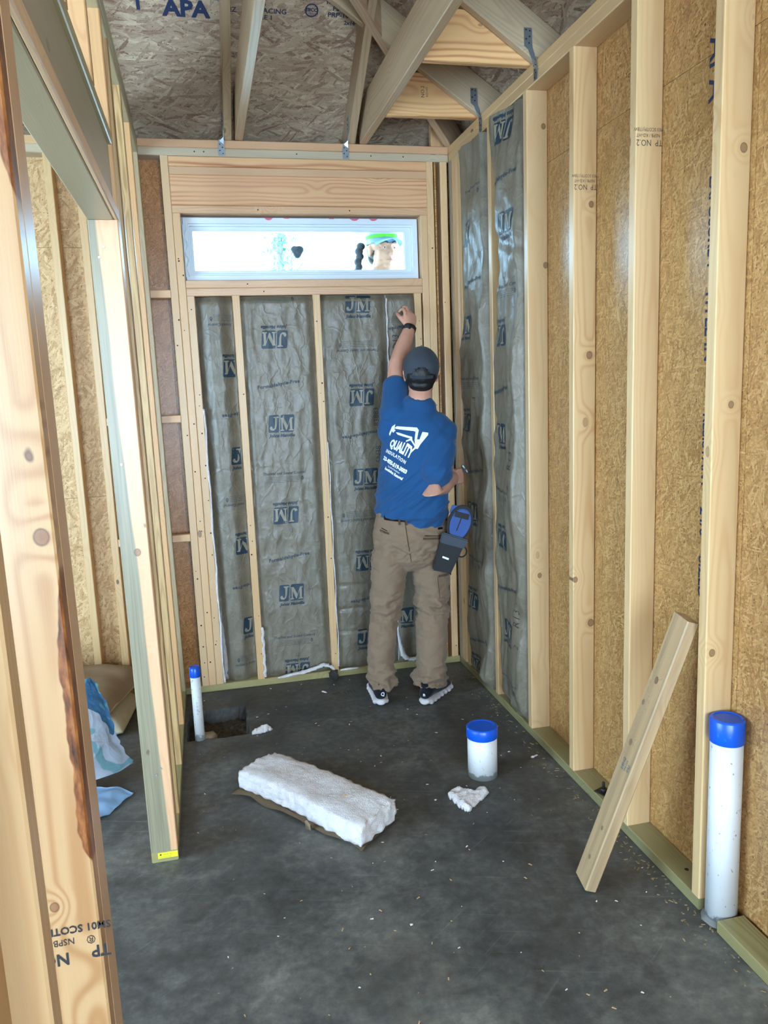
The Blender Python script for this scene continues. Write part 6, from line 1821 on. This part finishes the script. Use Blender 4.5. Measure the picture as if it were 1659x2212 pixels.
# hammer tacker in the right hand
hk = wrR + fR * .075 + nR.normalized() * .022
td = V3(.75, .35, .55).normalized()
tk = empty('hammer_tacker', hk, 0, 'black and steel staple hammer held in the lowered right hand', 'tool')
bm = bmesh.new(); tube_bm(bm, [td * -.075, td * -.02, td * .03], [(.010, .014), (.009, .013), (.008, .011)], V3(0, 0, 1), 10); bm_obj('handle', bm, BLACK, tk, True)
bm = bmesh.new()
tube_bm(bm, [td * .03, td * .058], [(.006, .014), (.006, .015)], V3(0, 0, 1), 8); bm_obj('magazine', bm, STEEL, tk)
bm = bmesh.new(); hn = td.cross(V3(0, 1, 0)).normalized(); tube_bm(bm, [td * .058 + hn * .016, td * .058 - hn * .022], [(.008, .011), (.008, .010)], td, 8); bm_obj('head', bm, STEEL, tk)

# tool pouch on the right hip
tp = empty('tool_pouch', (-.212, -.590, .845), 0, 'blue and black tool pouch hanging at the worker\'s right hip', 'tool pouch')
pr_ = V3(.955, -.295, 0); pt_ = R_(-17)
pX = pr_ * math.cos(pt_) + V3(0, 0, 1) * math.sin(-pt_) * 1; pX = (pr_ * math.cos(R_(12)) + V3(0, 0, 1) * -math.sin(R_(12)) * -1).normalized()
pX = (pr_ * math.cos(R_(20)) - V3(0, 0, 1) * math.sin(R_(20))).normalized(); pN = V3(-.295, -.955, 0); pZ = pN.cross(pX) * -1
if pZ.z < 0: pZ = -pZ
def slab_outline(name, pts, d0, d1, mat, parent, bev=.003, bulge=0.0):
    bm = bmesh.new()
    k_ = 1.14
    f = [bm.verts.new(pX * a * k_ + pZ * c * k_ + pN * d1) for a, c in pts]; g = [bm.verts.new(pX * a * k_ + pZ * c * k_ + pN * d0) for a, c in pts]
    n = len(pts)
    bm.faces.new(f); bm.faces.new(list(reversed(g)))
    for i in range(n): bm.faces.new((f[i], g[i], g[(i + 1) % n], f[(i + 1) % n]))
    bmesh.ops.bevel(bm, geom=bm.edges[:], offset=bev, segments=2, affect='EDGES')
    return bm_obj(name, bm, mat, parent, False)
slab_outline('pocket', [(-.052, .000), (.050, .006), (.034, -.140), (-.045, -.150)], -.022, .028, BLACK, tp, .006)
slab_outline('pocket_flap', [(-.056, .020), (.058, .022), (.052, -.020), (-.054, -.026)], .012, .036, mat_plain('dark_teal_nylon', lin(14, 34, 50), .5, .2, 60), tp, .006)
ov = [(.003 + (.052 + .006 * math.sin(t)) * math.cos(t), .070 + .082 * math.sin(t)) for t in [2 * math.pi * k / 26 for k in range(26)]]
slab_outline('rim', [(a * 1.0, c) for a, c in ov], -.012, .010, BLACK, tp, .004)
slab_outline('blue_panel', [(.004 + (a - .004) * .80, .072 + (c - .072) * .84) for a, c in ov], .004, .020, BLUEP, tp, .005)
slab_outline('fold', [(-.004, .040), (.001, .042), (.003, .105), (-.002, .105)], .018, .021, BLACK, tp, .0008)
slab_outline('strap', [(-.030, .120), (.028, .124), (.030, .100), (-.030, .096)], .008, .024, BLACK, tp, .002)
slab_outline('belt_tab', [(-.052, .135), (.022, .150), (.024, .120), (-.052, .10)], -.014, -.004, BLUEP, tp, .002)
lb_ = slab_outline('label_patch', [(-.022, -.085), (.006, -.086), (.006, -.078), (-.022, -.077)], .026, .0295, WHITE, tp, .0005)
bm = bmesh.new(); rings = []
for i in range(20):
    a = 2 * math.pi * i / 20; cx_ = .055 + .024 * math.cos(a); cz_ = -.045 + .026 * math.sin(a)
    d = pX * -math.sin(a) + pZ * math.cos(a); o_ = pX * math.cos(a) + pZ * math.sin(a)
    rings.append([bm.verts.new(pX * cx_ + pZ * cz_ + o_ * (.0035 * math.cos(q * 1.047)) + pN * (.0035 * math.sin(q * 1.047))) for q in range(6)])
for i in range(20):
    for q in range(6): bm.faces.new((rings[i][q], rings[i][(q + 1) % 6], rings[(i + 1) % 20][(q + 1) % 6], rings[(i + 1) % 20][q]))
bm_obj('hammer_loop', bm, BLACK, tp, True)

# ---------------------------------------------------------------- person outside the window
P2 = V3(-.285, .40, .60)
gF = V3(.27, -.963, 0).normalized(); gR = V3(0, 0, 1).cross(gF) * -1; gU = V3(0, 0, 1)
gR = gF.cross(gU)
GC = V3(-.282, .365, 2.330)
def fill_p2(bm):
    head_bm(bm, GC, gR, gF, gU, 1.03)
    tube_bm(bm, [GC - gU * .07 - gF * .02, GC - gU * .14 - gF * .03, GC - gU * .19 - gF * .035], [.050, .052, .062])
    c = GC - gF * .035
    tube_bm(bm, [c - gU * .75, c - gU * .55, c - gU * .36, c - gU * .26, c - gU * .21], [(.145, .10), (.13, .095), (.165, .11), (.165, .095), (.11, .07)], gR, 24)
    for q in (-1, 1):
        s_ = c + gR * q * .175 - gU * .25
        e_ = s_ + gR * q * .05 - gU * .28; w_ = e_ + gF * .04 - gU * .24
        tube_bm(bm, [s_, e_, w_], [.05, .042, .027])
        hand_bm(bm, w_, V3(0, 0, -1), -gR * q, q, [(.3, .4, .3)] * 4, [(.7, .6, .1), (.8, .3, .2), (.8, .2, .2)])
        h_ = c + gR * q * .085 - gU * .80
        tube_bm(bm, [h_ + gU * .05, h_ - gU * .40 + gF * .01, h_ - gU * .82, h_ - gU * .86 + gF * .10], [.085, .058, .042, .035])
p2_ = grow('person', fill_p2, .0045, 2, SKIN2, None, P2)
tag(p2_, 'long-haired person in a pale cap seen outside through the window', 'person')
p2_.name = 'person'
TEAL = mat_cloth('dark_teal_shirt', lin(30, 74, 96)); DARKT = mat_cloth('dark_work_trousers', lin(52, 54, 60))
def fill_s2(bm):
    c = GC - gF * .035
    tube_bm(bm, [c - gU * .80, c - gU * .55, c - gU * .36, c - gU * .26, c - gU * .205], [(.160, .115), (.15, .11), (.18, .122), (.178, .105), (.115, .078)], gR, 24)
    for q in (-1, 1):
        s_ = c + gR * q * .175 - gU * .25; e_ = s_ + gR * q * .05 - gU * .28
        tube_bm(bm, [s_, s_.lerp(e_, .8)], [.064, .058])
grow('tshirt', fill_s2, .008, 2, TEAL, p2_, P2, lambda x, y, z: folds(x, y, z, 2, (8, 8, 20), .004))
def fill_t2(bm):
    c = GC - gF * .035
    for q in (-1, 1):
        h_ = c + gR * q * .085 - gU * .80
        tube_bm(bm, [h_ + gU * .03, h_ - gU * .40 + gF * .01, h_ - gU * .84], [.100, .075, .06], None, 18, False)
    tube_bm(bm, [c - gU * .76, c - gU * .86], [(.158, .112), (.17, .12)], gR, 24)
grow('trousers', fill_t2, .009, 2, DARKT, p2_, P2)
for q in (-1, 1):
    h_ = GC - gF * .035 + gR * q * .085 - gU * 1.66
    def fb2(bm, h_=h_): tube_bm(bm, [h_ - gU * .035 - gF * .02, h_ - gU * .04 + gF * .06, h_ - gU * .045 + gF * .17], [(.045, .05), (.048, .045), (.04, .035)], gR)
    grow('boot', fb2, .007, 1, BLACK, p2_, P2)
cap_obj(GC, gR, gF, gU, mat_cloth('pale_cap', lin(196, 214, 224)), mat_cloth('pale_cap_front', lin(150, 176, 196)), p2_, P2, rr=(.0875, .107, .094), lift=.044, stripe=mat_plain('lime_stripe', lin(120, 214, 60), .6))
def fill_h2(bm):
    e = lambda r, f, u, q: ell_bm(bm, GC + gR * r + gF * f + gU * u, gR, gF, gU, q)
    e(0, -.024, .016, (.0785, .088, .080)); e(0, -.055, -.030, (.062, .050, .050))
    
    p = GC - gF * .07 - gR * .05; 
    near = GC + gR * (.070 if (gR.x < 0) else -.070) - gF * .060
    for k in range(8):
        ell_bm(bm, near + V3(-.036 - .004 * k, .0, .030 - .028 * k) + V3(.004 * (-1) ** k, 0, 0), gR, gF, gU, (.026 - .001 * k, .023, .022))
grow('hair', fill_h2, .0035, 1, HAIR, p2_, P2, lambda x, y, z: .0015 * noise.noise(Vector((x * 220, y * 220, z * 60))))
IRIS = mat_plain('dark_iris', lin(40, 26, 20), .3); EYEW = mat_plain('eye_white', lin(226, 222, 216), .25)
LIPS = mat_plain('lips', lin(150, 90, 82), .5)
for q in (-1, 1):
    bm = bmesh.new(); c = GC + (gR * q * .031 + gF * .0705 + gU * .004) * 1.03; bmesh.ops.create_uvsphere(bm, u_segments=16, v_segments=12, radius=.0118)
    for v in bm.verts: v.co += c - P2
    ey = bm_obj('eye', bm, EYEW, p2_, True)
    bm = bmesh.new(); look = (gF + gR * .0).normalized(); bmesh.ops.create_uvsphere(bm, u_segments=12, v_segments=8, radius=.0058)
    for v in bm.verts: v.co += c + look * .0078 - P2
    bm_obj('iris', bm, IRIS, ey, True)
    bm = bmesh.new(); tube_bm(bm, [GC + gR * q * .014 + gF * .094 + gU * .029 - P2, GC + gR * q * .032 + gF * .092 + gU * .037 - P2, GC + gR * q * .050 + gF * .076 + gU * .030 - P2], [(.002, .004), (.002, .0045), (.0015, .002)], gF, 8); bm_obj('eyebrow', bm, HAIR, p2_, True)
bm = bmesh.new(); tube_bm(bm, [GC + gR * -.022 + gF * .0800 - gU * .0625 - P2, GC + gF * .0990 - gU * .0620 - P2, GC + gR * .022 + gF * .0800 - gU * .0605 - P2], [.002, .0045, .002], gU, 8); bm_obj('lips', bm, LIPS, p2_, True)

# ---------------------------------------------------------------- outside
def ext_ground():
    vs = [(-30, .12, -.15), (30, .12, -.15), (30, 60, -.15), (-30, 60, -.15)]
    vs2 = vs + [(x, y, z - .05) for x, y, z in vs]
    fs = [(0, 1, 2, 3), (7, 6, 5, 4), (0, 4, 5, 1), (1, 5, 6, 2), (2, 6, 7, 3), (3, 7, 4, 0)]
    o = mesh_obj('exterior_ground', vs2, fs, mat_plain('pale_sand', lin(214, 206, 188), .9, .08, 2)); tag(o, kind='structure')
ext_ground()
sb = empty('scaffold_bench', (-.30, .42, -.15), 0, 'work bench outside that carries the person at the window', 'bench')
bm = bmesh.new(); bbox_bm(bm, -.55, .55, -.17, .20, .700, .733); bm_obj('plank', bm, W_GREY, sb)
for (x, y) in ((-.48, -.13), (.48, -.13), (-.48, .16), (.48, .16)):
    bm = bmesh.new(); bbox_bm(bm, x - .02, x + .02, y - .02, y + .02, 0, .700); bm_obj('leg', bm, W_GREY, sb)
# tree seen through the glass
tree = empty('tree', (.30, 11.0, -.15), 0, 'slender leafy tree standing outside, seen through the middle of the window', 'tree')
bm = bmesh.new(); tube_bm(bm, [V3(0, 0, 0), V3(.02, 0, 2), V3(-.02, .0, 4), V3(0, 0, 6.2)], [.12, .09, .06, .02], None, 10); bm_obj('trunk', bm, mat_plain('bark', lin(104, 96, 86), .9, .2, 8), tree, True)
lr = random.Random(4); vs = []; fs = []
for k in range(1500):
    z = lr.uniform(2.2, 6.6); r = abs(lr.gauss(0, .20)) + .02; a = lr.uniform(0, 6.28)
    c = Vector((r * math.cos(a) + (.10 if lr.random() < .3 else 0), r * math.sin(a), z)); d = Vector((lr.uniform(-1, 1), lr.uniform(-1, 1), lr.uniform(-1, 1))).normalized(); e = d.orthogonal().normalized(); s_ = lr.uniform(.03, .075)
    n0 = len(vs); vs += [c - d * s_, c + e * s_ * .5, c + d * s_, c - e * s_ * .5]; fs.append((n0, n0 + 1, n0 + 2, n0 + 3))
o = mesh_obj('foliage', vs, fs, mat_plain('leaf_green', lin(92, 140, 112), .7, .2, 3), tree); o['kind'] = 'stuff'
# rounded dark pad hanging just outside the glass
bm = bmesh.new()
ptsx = []
for k in range(28):
    a = 2 * math.pi * k / 28; r = .031 * (1 + .16 * math.cos(3 * (a - R_(270))))
    ptsx.append((r * math.cos(a), r * math.sin(a) * 1.0))
lay = []
for (y, s_) in ((.0, .85), (.004, 1.0), (.012, .92), (.018, .6)):
    lay.append([bm.verts.new((x * s_, y, z * s_)) for x, z in ptsx])
for k in range(3):
    for i in range(28): bm.faces.new((lay[k][i], lay[k][(i + 1) % 28], lay[k + 1][(i + 1) % 28], lay[k + 1][i]))
bm.faces.new(lay[0]); bm.faces.new(list(reversed(lay[-1])))
o = bm_obj('rubber_pad', bm, mat_plain('grey_rubber', lin(74, 96, 112), .5, .2, 30), None, False); o.location = (-.796, .1005, 2.284)
tag(o, 'grey rounded three-cornered pad stuck to the window glass', 'pad')
